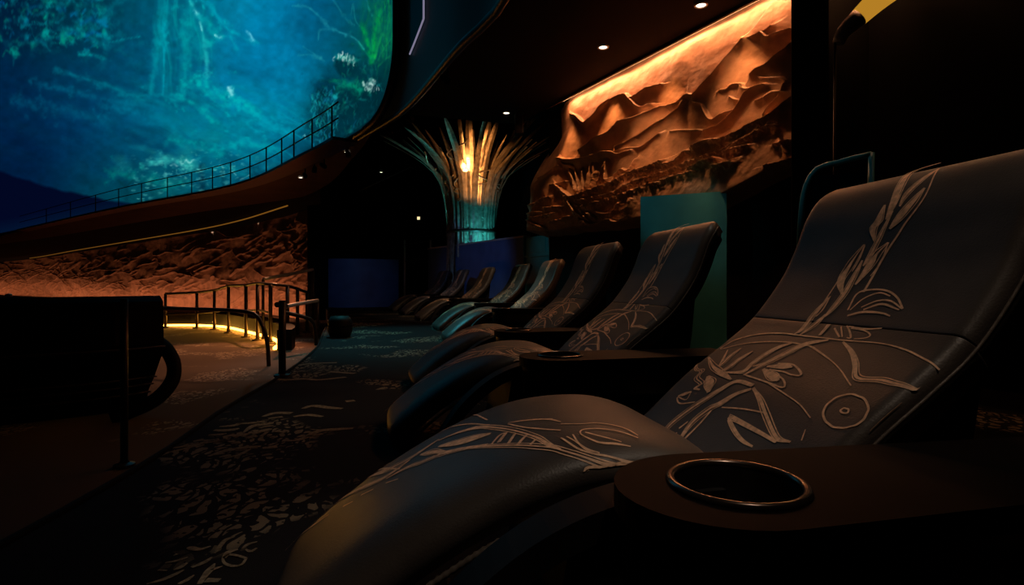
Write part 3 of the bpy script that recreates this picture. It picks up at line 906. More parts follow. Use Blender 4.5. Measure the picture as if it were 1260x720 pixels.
nn = offset_plan(ROCK, 1.)-ROCK
nx = np.interp(S3, RL, nn[:, 0]); ny = np.interp(S3, RL, nn[:, 1])
v = np.stack([px+nx*h3, py+ny*h3, Z3], -1).reshape(-1, 3)
wall_left = tag(make_obj('wall_left', v, grid_faces(NS2, NZ2), M['rock_far'], smooth=True), 'layered brown rock wall lit amber in the far left gallery', kind='structure')
tr = np.column_stack([offset_plan(ROCK, .75)[:280], np.full(280, HZ+.06)])
v, f = tube(tr, .022, 6)
make_obj('amber_ceiling_line', v, f, M['amber_line'], wall_left, True)

# amber uplights at the foot of the rock wall
upl = thing('rock_uplight', 'amber LED uplight strip at the foot of the far rock wall', 'light strip', (*ROCK[40], LOW))
base_line = offset_plan(ROCK, 1.0)
seg = [0, 35, 75, 120, 190, 419]
watts = [42, 45, 50, 60, 240]
for k in range(5):
    a, b = base_line[seg[k]], base_line[seg[k+1]]
    v, f = obox(a, b, .10, LOW+.01, LOW+.09)
    make_obj('led_channel', v, f, M['black'], upl, world=True)
    out = (nn[seg[k]]*-1)
    strip_light(upl, (*a, LOW+.14), (*b, LOW+.14), (out[0], out[1], .12), watts[k], (1., .38, .17), .08)

# ------------------------------------------------------------------ the giant curved screen
S_R = 9.78                                             # where the lit picture ends on the right
CORNER_S, CORNER_Z = 1.25, .95
NA, NB = 620, 300
fa = np.linspace(0, 1, NA); fb = np.linspace(0, 1, NB)
zz = HZ+.045+(TOP-.4-HZ)*(np.expm1(2.6*fb)/math.expm1(2.6))
c = np.clip((HZ+.045+CORNER_Z-zz)/CORNER_Z, 0, 1)
s_right = S_R+CORNER_S*(1-np.sqrt(np.maximum(0, 1-c*c)))+.02
ua = np.expm1(2.2*fa)/math.expm1(2.2)
SS = s_right[None, :]+(HL[-1]-.5-s_right[None, :])*ua[:, None]
ZZ = np.broadcast_to(zz[None, :], SS.shape)
P2 = hull_at(SS, .05)
v = np.concatenate([P2, ZZ[..., None]], -1).reshape(-1, 3)
# screen coordinates stretched from its right end to run nearly even with image pixels
PA = np.log(1+np.maximum(SS-S_R, 0)/5.); PB = (ZZ-3.25)/(SS-S_R+8.)
tones = np.array([[float(x) for x in r.split()] for r in SCREEN_TONES.strip().split('\n')])  # colours and their positions taken from image pixels
wx = PA+.035*fbm(PA*6, PB*26, 81, 4); wy = PB+.010*fbm(PA*6, PB*26, 91, 4)
num = np.zeros(SS.shape+(3,)); den = np.zeros(SS.shape)
for t in tones:
    d2 = ((wx-t[0])/.20)**2+((wy-t[1])/.05)**2
    w = np.exp(-d2*1.2)+1e-4/(1+d2)
    num += w[..., None]*t[2:5]; den += w
pic = num/den[..., None]
# columns U (rightwards) and rows V (downwards), close to image pixel positions
KA = np.array([-.3, .078, .498, .951, 1.244, 1.575, 1.98, 2.5]); KU = np.array([560, 480, 400, 300, 200, 100, 0, -130.])
U = np.interp(PA, KA, KU)
V0 = np.interp(PA, KA, [.17, .205, .254, .289, .289, .292, .296, .30]); VK = np.interp(PA, KA, [.0014, .0014, .00134, .00125, .00116, .00109, .00102, .00095])
Vv = (V0-PB)/VK
def zone(cx, cy, rx, ry, p=2.):
    return np.exp(-(((U-cx)/rx)**2+((Vv-cy)/ry)**2)**(p/2))
def tint(k, color):
    global pic
    k = np.clip(k, 0, 1)[..., None]
    pic = pic*(1-k)+k*np.array(color, float)
def ridged(x, y, seed, o=4):
    return 1-np.abs(fbm(x, y, seed, o))*2.2
wu = U+14*fbm(U/70, Vv/70, 201, 3); wv = Vv+14*fbm(U/70, Vv/70, 211, 3)
al, ac = wu*.90+wv*.43, -wu*.43+wv*.90                     # along and across the sloping sea-bed folds
folds = np.clip(ridged(al/80, ac/22, 221, 5), 0, 1)**1.6*np.clip(.6+fbm(al/40, ac/30, 225, 3), .1, 1.3)
tint(.6*folds*zone(235, 140, 110, 50, 3), (0, 160, 168))
tint(.28*folds*zone(110, 120, 90, 45, 3), (0, 100, 125))
shade = np.clip(fbm(al/80, ac/14, 231, 4)*1.6, 0, 1)
tint(.55*shade*zone(190, 150, 190, 80, 3), (0, 55, 92))
curtain_k = np.clip(ridged(wu/13, wv/120, 241, 4), 0, 1)**2
tint(.7*curtain_k*zone(222, 45, 42, 75, 3), (0, 170, 178))
tint(.45*np.clip(fbm(U/16, Vv/90, 251, 3)*1.8, 0, 1)*zone(215, 55, 45, 75, 3), (0, 70, 110))
lumps = np.clip(fbm(U/11, Vv/9, 261, 4)*2.2, 0, 1)
tint(.6*lumps**1.6*zone(70, 25, 85, 38, 3), (0, 112, 125))
tint(.6*np.clip(fbm(U/6, Vv/7, 266, 3)*3-.7, 0, 1)*zone(75, 25, 75, 32, 3), (0, 150, 158))
tint(.4*lumps*zone(150, 60, 60, 30, 3), (0, 120, 140))
tint(.55*np.clip(fbm(U/26, Vv/14, 271, 4)*1.7, 0, 1)*zone(240, 205, 100, 34, 3), (30, 170, 160))
tint(.6*np.clip(fbm(U/5, Vv/4, 281, 3)*3-.6, 0, 1)*zone(250, 208, 75, 22, 3), (110, 215, 205))
tint(.55*np.clip(ridged(al/60, ac/12, 291, 4), 0, 1)**2*zone(345, 160, 60, 40, 3), (0, 165, 190))
rays = np.clip(fbm((U+.35*Vv)/22, Vv/400, 301, 3)*1.5, 0, 1)
tint(.22*rays*zone(310, 60, 80, 110, 3), (20, 175, 215))
reef = zone(425, 135, 42, 48, 4)
tint(.8*reef*np.clip(.6+fbm(U/14, Vv/13, 311, 4)*2, 0, 1), (0, 44, 56))
tint(.35*reef*np.clip(ridged(U/9, Vv/8, 321, 3), 0, 1)**3, (10, 130, 135))
for cx, cy, r in ((406, 108, 15), (390, 152, 12), (402, 138, 13), (420, 148, 15), (436, 140, 15), (433, 112, 14), (429, 80, 17), (460, 114, 15), (448, 130, 12), (410, 165, 12)):
    d = np.hypot((U-cx)/r, (Vv-cy)/(r*.85))*(1+.25*fbm(U/6, Vv/6, 315, 3))
    tint(.8*np.clip((1.05-d)/.25, 0, 1), (0, 46, 60))
    lit = np.clip(1-np.abs(d-.82)/.28, 0, 1)*np.clip((cy+.15*r-Vv)/(.7*r), 0, 1)
    tint(.75*lit*np.clip(.45+1.6*fbm(U/3.2, Vv/3.2, 317, 3), 0, 1), (10, 150, 145))
weed = zone(470, 35, 26, 55, 4)
tint(.55*weed*np.clip(ridged((U+.2*Vv)/7, Vv/45, 331, 3), 0, 1)**2.5, (10, 140, 85))
tint(.4*weed*np.clip(fbm(U/9, Vv/20, 341, 3)*2, 0, 1), (0, 50, 55))
silt = fbm(U/9, Vv/7, 111, 4)
pic *= (.88+.13*silt)[..., None]
KX, KY = 255., 950.
def paint(points, w, alpha, color, soft=.6):
    global pic
    P = np.asarray(points, float)
    P = catmull(P, max(3, 4*len(P)))
    m = (PA > P[:, 0].min()-(2.5*w)/KX) & (PA < P[:, 0].max()+(2.5*w)/KX) & (PB > P[:, 1].min()-(2.5*w)/KY) & (PB < P[:, 1].max()+(2.5*w)/KY)
    if not m.any():
        return
    x, y = PA[m]*KX, PB[m]*KY
    best = np.full(x.shape, 1e9)
    for a, b in zip(P[:-1]*[KX, KY], P[1:]*[KX, KY]):
        d = b-a; L2 = d@d+1e-9
        t = np.clip(((x-a[0])*d[0]+(y-a[1])*d[1])/L2, 0, 1)
        best = np.minimum(best, (x-a[0]-t*d[0])**2+(y-a[1]-t*d[1])**2)
    r = np.sqrt(best)/(w*.5)
    rag = 1. if color[1] > 1.6*color[2] else np.clip(1+1.3*fbm(U[m]/9, Vv[m]/9, 121, 4), .25, 3)
    k = alpha*(1.15 if w > 3 else .8)*np.exp(-(r*.8*rag)**2.)*np.clip(.75+.9*fbm(U[m]/5, Vv[m]/5, 125, 3), .1, 1.1)
    pic[m] = pic[m]*(1-k[:, None])+k[:, None]*np.array(color)
for row in SCREEN_STROKES.strip().split('\n'):  # strokes traced from image pixels, converted to screen coordinates
    q = [float(x) for x in row.split()]
    paint(np.array(q[5:]).reshape(-1, 2), q[0], q[1], q[2:5])
g = np.random.default_rng(9)
for k in range(230):                                       # feathery coral, upper left
    a, b = 1.45+.6*g.random(), .225+.085*g.random()
    if g.random() < .55*(a-1.4): continue
    da = g.normal(0, .018)
    paint([(a, b), (a+da, b+.003), (a+2*da, b+g.normal(0, .004))], g.uniform(1.4, 4), g.uniform(.2, .6), (0, g.uniform(90, 165), g.uniform(105, 165)))
for k in range(170):                                       # bushy coral in the reef on the right
    a, b = .40+.17*g.random(), .015+.085*g.random()
    b -= .25*(a-.48)*0
    paint([(a, b), (a+.004, b+.003), (a+.008*g.normal(), b+.007)], g.uniform(1., 2.4), g.uniform(.25, .7), (20, g.uniform(120, 190), g.uniform(140, 190)))
for k in range(120):
    a, b = .14+.24*g.random(), -.03+.17*g.random()
    paint([(a, b), (a+.004, b+.004), (a+.01*g.normal(), b+.009)], g.uniform(1., 2.2), g.uniform(.2, .5), (10, g.uniform(90, 150), g.uniform(90, 130)))
for k in range(90):                                        # seaweed thicket at the right edge
    a, b = .03+.15*g.random(), .10+.12*g.random()
    paint([(a, b), (a-.01*g.random(), b+.012), (a+.02*g.normal(), b+.028)], g.uniform(1., 2.4), g.uniform(.25, .6), (10, g.uniform(90, 160), g.uniform(60, 95)))
for arc in ([(.4276, .1527), (.4034, .1553), (.3736, .1545), (.3428, .1481), (.311, .1386), (.2946, .1323)], [(.2331, .0855), (.2052, .0857), (.1778, .0805), (.1507, .0725), (.1344, .066)]):
    A = catmull(arc, 26)
    for a, b in A:
        if g.random() < .3: continue
        a += .006*g.normal(); b -= .012*g.random()**2
        paint([(a, b), (a+.004*g.normal(), b-.003), (a+.004*g.normal(), b-.006)], g.uniform(1.0, 2.2), g.uniform(.5, 1.), (205, 228, 222))
for k in range(60):                                        # sparkling silt on the sea floor
    a, b = 1.0+.35*g.random(), -.005+.045*g.random()
    paint([(a, b), (a+.004, b), (a+.008, b+.001)], g.uniform(1, 2.4), g.uniform(.3, .8), (100, 210, 200))
# unlit sea floor at the lower left
bl = np.interp(PA, [1.244, 1.3495, 1.502, 1.6701, 1.8113, 1.9804, 2.3], [-.0121, .0057, .0245, .0449, .0624, .0836, .12])
kd = np.clip((bl-PB+.002*fbm(PA*20, PB*40, 131, 3))/.004, 0, 1)*np.clip((PA-1.2)/.05, 0, 1)
dark = np.array([2., 6., 32.])+np.array([0, 14, 14])*np.clip((.02-PB)/.02, 0, 1)[..., None]
pic = pic*(1-.95*kd[..., None])+.95*kd[..., None]*dark
# thin dark sill of the picture
sill = np.clip((ZZ-HZ-.045)/.10, 0, 1)
pic *= (.25+.75*sill)[..., None]
pic = np.clip(pic, 0, 255)/255.
rgb = np.where(pic <= .04045, pic/12.92, ((pic+.055)/1.055)**2.4).reshape(-1, 3)
screen = thing('cinema_screen', 'giant curved cinema screen showing a blue underwater reef', 'screen', (*hull_at(20., .05), HZ))
disp = make_obj('display', v, grid_faces(NA, NB), None, screen, True, world=True)
att = disp.data.color_attributes.new('picture', 'FLOAT_COLOR', 'POINT')
att.data.foreach_set('color', np.column_stack([rgb, np.ones(len(rgb))]).astype(np.float32).ravel())
m = bpy.data.materials.new('screen_picture'); m.use_nodes = True
nt = m.node_tree; nt.nodes.clear()
at = nt.nodes.new('ShaderNodeAttribute'); at.attribute_name = 'picture'
em = nt.nodes.new('ShaderNodeEmission'); em.inputs[1].default_value = 1.0
oo = nt.nodes.new('ShaderNodeOutputMaterial')
nt.links.new(at.outputs['Color'], em.inputs[0]); nt.links.new(em.outputs[0], oo.inputs[0])
disp.data.materials.append(m)
# bezel along the right edge and the rounded corner, and along the sill
edge_path = np.column_stack([hull_at(s_right[::-1]-.05, .05), zz[::-1]])
edge_path = np.vstack([edge_path, np.column_stack([hull_at(np.linspace(s_right[0], HL[-1]-.5, 120), .05), np.full(120, HZ+.03)])])
bv, bf = tube(edge_path, .065, 8)
make_obj('bezel', bv, bf, M['bezel'], screen, True, world=True)

# window slot in the wall beside the screen
slot = thing('window_1', 'narrow violet-black window with pale edge beside the screen', 'window', (*hull_at(8.9, .0), 3.8))
slot['kind'] = 'structure'
del slot['category']
def hull_quad(c, off):
    return [(*hull_at(s, off), z) for s, z in c]
q0 = hull_quad([(9.22, 3.84), (8.56, 4.02), (8.56, 6.4), (9.22, 6.4)], .02)
make_obj('pane', q0, [(0, 1, 2, 3)], M['violet'], slot, world=True)
for a, b in (((8.56, 6.4), (8.56, 4.02)), ((8.56, 4.02), (9.22, 3.84))):
    pth = [(*hull_at(a[0]+(b[0]-a[0])*t, .03), a[1]+(b[1]-a[1])*t) for t in np.linspace(0, 1, 6)]
    tv, tf = tube(pth, .012, 6)
    make_obj('window_edge', tv, tf, M['pale'], slot, True, world=True)

# balustrade along the foot of the screen
rail = thing('screen_balustrade', 'thin black balustrade along the foot of the giant screen', 'railing', (*hull_at(18., .3), HZ))
rs = np.linspace(11.6, 36, 60)
for zo in (.56, .30):
    tv, tf = tube(np.column_stack([hull_at(rs, .3), np.full(60, HZ+zo)]), .013, 6)
    make_obj('handrail' if zo > .5 else 'middle_rail', tv, tf, M['rail'], rail, True, world=True)
shelf = hull_at(rs, .18)
sv, sf = slab(shelf, .42, HZ-.06, HZ-.01)
make_obj('ledge', sv, sf, M['bezel'], rail, world=True)
for s in (11.9, 12.85, 13.81, 14.58, 15.59, 16.62, 17.76, 18.75, 19.85, 21.17, 22.75, 24.4, 26.4, 29, 32):
    p = hull_at(s, .3)
    tv, tf = tube([(*p, HZ-.02), (*p, HZ+.28), (*p, HZ+.57)], .016, 6)
    make_obj('post', tv, tf, M['rail'], rail, True, world=True)

# ------------------------------------------------------------------ loungers
def pad_mesh(pad, t0, t1, n, head, end0=.02, end1=.02):
    ts = np.concatenate([[t0, t0+.25*end0/pad.len, t0+.6*end0/pad.len], np.linspace(t0+end0/pad.len, t1-end1/pad.len, n), [t1-.6*end1/pad.len, t1-.25*end1/pad.len, t1]])
    uu = np.concatenate([np.linspace(-1, -.86, 6), np.linspace(-.78, .78, 13), np.linspace(.86, 1, 6)])
    ul = np.linspace(1, -1, 9)
    V = []
    for t in ts:
        d = min(max((t-t0)*pad.len/end0, 0), max((t1-t)*pad.len/end1, 0), 1)
        e = (end0 if t-t0 < t1-t else end1)*(1-math.sqrt(max(0, 1-(1-d)**2)))
        top = pad.surf(np.full(len(uu), t), uu, -e, head)
        nx, nz = np.interp(t, pad.t, pad.N[:, 0]), np.interp(t, pad.t, pad.N[:, 1])
        c = pad.surf(np.full(len(ul), t), np.zeros(len(ul)), 0, head)
        w = pad.width(t, head)
        depth = pad.th-e+.0*ul
        depth = depth-.02*np.abs(ul)**6
        lowr = np.stack([c[:, 0]-nx*(depth+pad.edge*.4), pad.mid+ul*w*.97, c[:, 2]-nz*(depth+pad.edge*.4)], 1)
        V.append(np.vstack([top, lowr]))
    k = len(uu)+len(ul)
    F = [tuple(reversed(q)) for q in grid_faces(len(ts), k, True)]
    F += [tuple(range(k)), tuple(range((len(ts)-1)*k, len(ts)*k))[::-1]]
    return np.vstack(V), F

def print_mesh(rows, pad, head):
    parts, strokes = [], []
    for r in rows.strip().split('\n'):
        v = np.array([float(x) for x in r.split()]).reshape(-1, 3)
        strokes.append(v)
        w = v[:, 2].max()
        L = np.hypot(np.diff(v[:, 0])*pad.len, np.diff(v[:, 1])*pad.hw).sum()
        if w > 7 and L > .10:                            # bundled reeds: thinner lines run beside the broad ones
            d = np.array([v[-1, 0]-v[0, 0], v[-1, 1]-v[0, 1]])*[pad.len, pad.hw]
            nrm = np.array([-d[1], d[0]])/(np.linalg.norm(d)+1e-9)
            for k, sc in ((1, .75), (-1, .6)):
                c = v[::1].copy(); bow = np.sin(np.linspace(.15, math.pi-.15, len(c)))
                off = k*(w*sc+5)/1000
                c[:, 0] += nrm[0]*off*bow/pad.len; c[:, 1] += nrm[1]*off*bow/pad.hw; c[:, 2] = 2.4
                strokes.append(c)
    for v in strokes:
        q = np.column_stack([v[:, 0]*pad.len, v[:, 1]*pad.hw, np.maximum(v[:, 2]*1.35/1000, .003)])
        P = catmull(q, max(4, 7*(len(q)-1)+1))
        T = np.gradient(P[:, :2], axis=0); T /= np.linalg.norm(T, axis=1)[:, None]+1e-9
        Nn = np.stack([-T[:, 1], T[:, 0]], 1); w = P[:, 2:3]/2
        rails = [P[:, :2]+Nn*w*k for k in (1, 0, -1)]
        n = len(P)
        X = [pad.surf(np.clip(a[:, 0]/pad.len, 0, 1), np.clip(a[:, 1]/pad.hw, -.99, .99), .0018, head) for a in rails]
        F = [(j*n+i, j*n+i+1, (j+1)*n+i+1, (j+1)*n+i) for j in range(2) for i in range(n-1)]
        parts.append((np.vstack(X), F))
    return join(*parts)

def make_lounger():
    o = thing('lounger', 'x', 'recliner', group='reclining leather loungers along the aisle')
    T_SEAM = .50
    v, f = pad_mesh(BACK, 0, T_SEAM, 26, True, .03, .006)
    make_obj('seat', v, f, M['leather'], o, True)
    v, f = pad_mesh(BACK, T_SEAM, 1, 34, True, .006, .06)
    back = make_obj('backrest', v, f, M['leather'], o, True)
    v, f = pad_mesh(LEG, 0, 1, 44, False, .05, .03)
    leg = make_obj('leg_rest', v, f, M['leather'], o, True)
    v, f = print_mesh(PRINT_BACK, BACK, True)
    make_obj('printed_plant_pattern', v, f, M['print'], o, True)['label'] = 'tan line print of reeds, fan leaves and arcs'
    v, f = print_mesh(PRINT_LEG, LEG, False)
    make_obj('printed_plant_pattern', v, f, M['print'], leg, True)
    for sgn in (-1, 1):
        t = np.linspace(.03, .97, 160)
        L = LEG.surf(t, np.full(160, float(sgn)), -.055, False)
        r = .0075*(1+.22*np.sin(np.arange(160)*2.4))
        v, f = tube(L, r, 6)
        make_obj('piping', v, f, M['piping'], leg, True)
        t = np.linspace(.02, .97, 70)
        L = BACK.surf(t, np.full(70, float(sgn)), -.012, True)
        v, f = tube(L, .0045, 6)
        make_obj('piping', v, f, M['piping'], back, True)
    # plinth and shell carrying the pads
    v, f = prism_xz([(-.42, .0), (-.36, .32), (-.05, .34), (.10, .24), (.42, .48), (.66, .74), (.80, .98), (.84, .94), (.80, .55), (.70, 0)], -.29, .29)
    make_obj('base', v, f, M['shell'], o)
    return o

def make_console():
    o = thing('armrest_console', 'x', 'armrest', group='armrest consoles with cup holders')
    # local frame of the lounger: rounded front, straight back
    cx, cy, R = -.21, -.68, .185
    a = np.linspace(math.pi/2, math.pi*1.5, 20)
    outer = [(cx+R*math.cos(t)*1.05, cy+R*math.sin(t)) for t in a]
    outer = [(.78, cy+.15)]+outer+[(.78, cy-.15)]
    hole = [(cx+.02+.105*math.cos(t), cy+.105*math.sin(t)) for t in np.linspace(0, 2*math.pi, 28, endpoint=False)]
    def plate(z):
        bm = bmesh.new()
        es = []
        for loop in (outer, hole):
            vs = [bm.verts.new((*p, z)) for p in loop]
            es += [bm.edges.new((vs[i], vs[(i+1) % len(vs)])) for i in range(len(vs))]
        bmesh.ops.triangle_fill(bm, edges=es, use_beauty=True)
        bm.verts.index_update()
        r = np.array([p.co[:] for p in bm.verts]), [tuple(q.index for q in fc.verts) for fc in bm.faces]
        bm.free(); return r
    def rim(loop, z0, z1, sc=1.):
        c = np.mean(loop, axis=0)
        n = len(loop)
        V = np.array([(*p, z0) for p in loop]+[(*p, z1) for p in loop])
        return V, [(i, (i+1) % n, n+(i+1) % n, n+i) for i in range(n)]
    zt = .50
    v, f = join(plate(zt), plate(zt-.045), rim(outer, zt-.045, zt), rim(hole, zt-.045, zt))
    top = make_obj('console_top', v, f, M['console_top'], o)
    inset = [(cx+(x-cx)*.93 if x < .7 else x-.03, cy+(y-cy)*.9) for x, y in outer]
    inset2 = [(cx+(x-cx)*.86 if x < .7 else x-.05, cy+(y-cy)*.8) for x, y in outer]
    n = len(outer)
    V = np.array([(*p, zt-.045) for p in inset]+[(*p, zt-.17) for p in inset]+[(*p, zt-.20) for p in inset2])
    F = [(k*n+i, k*n+(i+1) % n, (k+1)*n+(i+1) % n, (k+1)*n+i) for k in range(2) for i in range(n)]+[tuple(range(2*n, 3*n))]
    make_obj('console_body', V, F, M['gloss'], o, True)
    t = np.linspace(0, 2*math.pi, 40, endpoint=False)
    v, f = tube(np.stack([cx+.02+.112*np.cos(t), cy+.112*np.sin(t), np.full(40, zt+.002)], 1), .0085, 8, True)
    ringo = make_obj('cup_holder_ring', v, f, M['ring'], o, True)
    v, f = lathe([(.105, zt), (.098, zt-.02), (.092, zt-.10), (.02, zt-.105)], 28, (cx+.02, cy))
    make_obj('cup_well', v, f, M['gloss'], o, True)
    # support arm sweeping down to the foot
    P = catmull([(-.16, .46), (-.36, .45), (-.54, .385), (-.70, .26), (-.82, .10), (-.86, .012)], 24)
    T = np.gradient(P, axis=0); T /= np.linalg.norm(T, axis=1)[:, None]; Nn = np.stack([-T[:, 1], T[:, 0]], 1)
    V = np.vstack([np.column_stack([P[:, 0]+Nn[:, 0]*k, np.full(24, y), P[:, 1]+Nn[:, 1]*k]) for k, y in ((.0, -.50), (.0, -.60), (.055, -.60), (.055, -.50))])
    V[:, 2] = np.maximum(V[:, 2]-.055*0, .0)
    F = [((k*24)+i, (k*24)+i+1, ((k+1) % 4)*24+i+1, ((k+1) % 4)*24+i) for k in range(4) for i in range(23)]+[(0, 24, 48, 72), (23, 95, 71, 47)]
    make_obj('support_arm', V, F, M['shell'], o)
    v, f = prism_xz([(-.20, 0), (-.14, .33), (.70, .33), (.72, 0)], -.80, -.56)
    make_obj('pedestal', v, f, M['shell'], o)
    return o

SPOTS = [(.45, 1.70, 11, 1.), (.27, 3.5, 12, .94), (.05, 5.05, 14, .88), (-.11, 8.64, 15, .88), (-.53, 10.7, 18, .88), (-1.29, 13.25, 21, .88), (-2.08, 15.5, 24, .88), (-2.78, 17.25, 27, .88)]
L_LABEL = ['nearest dark leather lounger filling the foreground, tan plant print on its back',
           'second leather lounger from the camera, beside the console with a black cup holder',
           'third lounger from the camera, last before the gap in the row',
           'teal-lit lounger just beyond the gap in the row, fourth from the camera',
           'fifth lounger from the camera, in front of the teal-lit cabinet end',
           'sixth lounger from the camera, in front of the indigo partition',
           'seventh lounger from the camera, small and warm-lit below the tree sculpture',
           'farthest lounger, a dim teal shape at the end of the row']
C_LABEL = ['large dark armrest console in the foreground with a wide round cup holder',
           'black armrest console between the first and second loungers',
           'black armrest console between the second and third loungers',
           'black armrest console on the near side of the fourth lounger, at the gap',
           'black armrest console between the fourth and fifth loungers',
           'black armrest console between the fifth and sixth loungers',
           'small black armrest console between the sixth and seventh loungers',
           'tiny black armrest console before the farthest lounger']
lounger0, console0 = make_lounger(), make_console()
for i, (x, y, a, sx) in enumerate(SPOTS):
    for proto, lab in ((lounger0, L_LABEL[i]), (console0, C_LABEL[i])):
        o = proto if i == 0 else copy_tree(proto)
        o.location = (x, y, rise(y)); o.rotation_euler = (0, 0, math.radians(a)); o.scale = (sx, 1, 1); o['label'] = lab

# ------------------------------------------------------------------ ceiling downlights
def downlight(x, y, z, label, target=None, watts=0, deg=50, color=(1., .72, .48), group='small ceiling downlights', size=.055):
    o = thing('ceiling_downlight', label, 'ceiling light', (x, y, z), group=group)
    v, f = lathe([(size*1.35, z-.001), (size*1.35, z-.012), (size, z-.014), (size*.95, z-.002)], 20, (x, y))
    make_obj('trim_ring', v, f, M['white_trim'], o, True, world=True)
    a = np.linspace(0, 2*math.pi, 18, endpoint=False)
    make_obj('lens', [(x+size*.93*math.cos(t), y+size*.93*math.sin(t), z-.006) for t in a], [tuple(range(18))[::-1]], M['lamp'], o, world=True)
    if watts:
        spot(o, (x, y, z-.03), target or (x, y, 0), watts, color, deg)
    return o
downlight(1.17, 7.3, CZ, 'bright ceiling downlight left of the cove, nearer its far end', (2.2, 7.9, 1.75), 95, 58, (1., .45, .18))
downlight(2.06, 6.2, CZ, 'amber-rimmed ceiling downlight left of the cove, at the top of the picture', (3.0, 6.6, 1.9), 70, 58, (1., .45, .18))
downlight(-.10, 10.1, CZ, 'small ceiling downlight above the tree sculpture', (-1.2, 13.4, .8), 260, 40)
downlight(1.75, 1.0, CZ, 'added ceiling downlight over the nearest lounger, above the picture', (1.05, 1.7, .75), 85, 30, (1., .76, .56))  # added unseen lamp lighting the nearest lounger's back
downlight(.95, .35, CZ, 'added ceiling downlight beside the screen wall, above the camera', (-.02, 1.45, .4), 85, 25, (1., .80, .62))  # added unseen lamp lighting the nearest lounger's leg rest
downlight(1.0, 2.9, CZ, 'added ceiling downlight over the second lounger, above the picture', (.7, 3.4, .5), 45, 34, (1., .80, .62))  # added unseen lamp for the second lounger
downlight(.7, 4.7, CZ, 'added ceiling downlight over the third lounger, above the picture', (.4, 4.9, .5), 40, 34, (1., .80, .62))  # added unseen lamp for the third lounger

gl = 'small lights in the far left ceiling'
for k, (pxx, yy) in enumerate(((383, 262), (320, 275.5), (263, 286), (178, 301), (107, 312), (33, 322))):
    d = 2.48*700/(350-yy); names = ['rightmost', 'second', 'third', 'fourth', 'fifth', 'leftmost']
    downlight((pxx-630)/700*d, d, HZ+.1, 'tiny gallery ceiling light on the amber line, %s from its right end' % names[k] if k else 'tiny gallery ceiling light at the right end of the amber line', group=gl, size=.045+.0022*d)

# ------------------------------------------------------------------ partitions, cabinets
def partition(label, plan, z1, mat, thick=.12, cap=True):
    plan = np.asarray(plan, float)
    z0 = min(rise(y) for _, y in plan)
    o = thing('partition_wall', label, 'partition', (*plan[len(plan)//2], z0))
    v, f = slab(plan, thick, z0, z1)
    make_obj('panel', v, f, mat, o, world=True)
    if cap:
        v, f = slab(plan, thick+.05, z1, z1+.045)
        make_obj('cap_rail', v, f, M['cap'], o, world=True)
    return o
partition('indigo-lit low partition with pale cap behind the far loungers, in front of the tree',
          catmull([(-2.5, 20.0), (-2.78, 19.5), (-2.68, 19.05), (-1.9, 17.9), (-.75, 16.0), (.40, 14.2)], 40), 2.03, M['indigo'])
partition('blue-lit curved wall with orange-lit left rim at the end of the aisle',
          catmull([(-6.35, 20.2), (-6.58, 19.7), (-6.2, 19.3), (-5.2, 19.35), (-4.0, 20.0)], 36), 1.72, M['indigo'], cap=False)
p2 = partition('teal-lit end panel behind the second lounger under the carved wall', [(1.6, 7.05), (2.05, 6.83), (2.5, 6.62)], 1.93, M['teal'], .06, False)

cab = thing('service_cabinet', 'teal-lit cabinet with two upper panels behind the fourth lounger', 'cabinet', (.95, 13.0, rise(13)))
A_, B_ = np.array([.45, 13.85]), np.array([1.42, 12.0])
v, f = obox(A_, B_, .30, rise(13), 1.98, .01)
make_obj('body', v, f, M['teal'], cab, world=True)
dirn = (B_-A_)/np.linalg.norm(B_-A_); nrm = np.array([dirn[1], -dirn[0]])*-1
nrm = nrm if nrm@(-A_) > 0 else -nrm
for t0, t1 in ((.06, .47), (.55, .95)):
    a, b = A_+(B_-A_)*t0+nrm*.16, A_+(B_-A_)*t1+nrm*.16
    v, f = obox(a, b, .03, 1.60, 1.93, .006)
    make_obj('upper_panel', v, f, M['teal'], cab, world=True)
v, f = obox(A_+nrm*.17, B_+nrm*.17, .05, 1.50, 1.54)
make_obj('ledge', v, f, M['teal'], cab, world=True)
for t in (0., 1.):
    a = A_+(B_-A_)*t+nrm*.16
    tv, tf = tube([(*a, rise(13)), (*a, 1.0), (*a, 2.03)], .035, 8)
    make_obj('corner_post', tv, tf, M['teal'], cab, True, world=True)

fr = thing('framed_screen_panel', 'teal-lit framed glass panel standing behind the nearest lounger', 'partition', (2.6, 4.35, 0))
fa_, fb_ = np.array([2.32, 4.5]), np.array([2.75, 4.30])
pts = [(2.27, 4.5, 0), (2.28, 4.5, 1.30), (2.37, 4.5, 1.72), (2.55, 4.40, 1.80), (2.73, 4.32, 1.84)]
tv, tf = tube(catmull(pts, 30), .022, 8)
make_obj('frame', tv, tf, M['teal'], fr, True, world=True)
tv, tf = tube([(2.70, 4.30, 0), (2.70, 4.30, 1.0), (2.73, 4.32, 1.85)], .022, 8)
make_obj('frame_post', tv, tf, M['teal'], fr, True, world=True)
v, f = obox((2.36, 4.47), (2.69, 4.31), .012, .25, 1.70)
make_obj('glass_pane', v, f, M['pane'], fr, world=True)

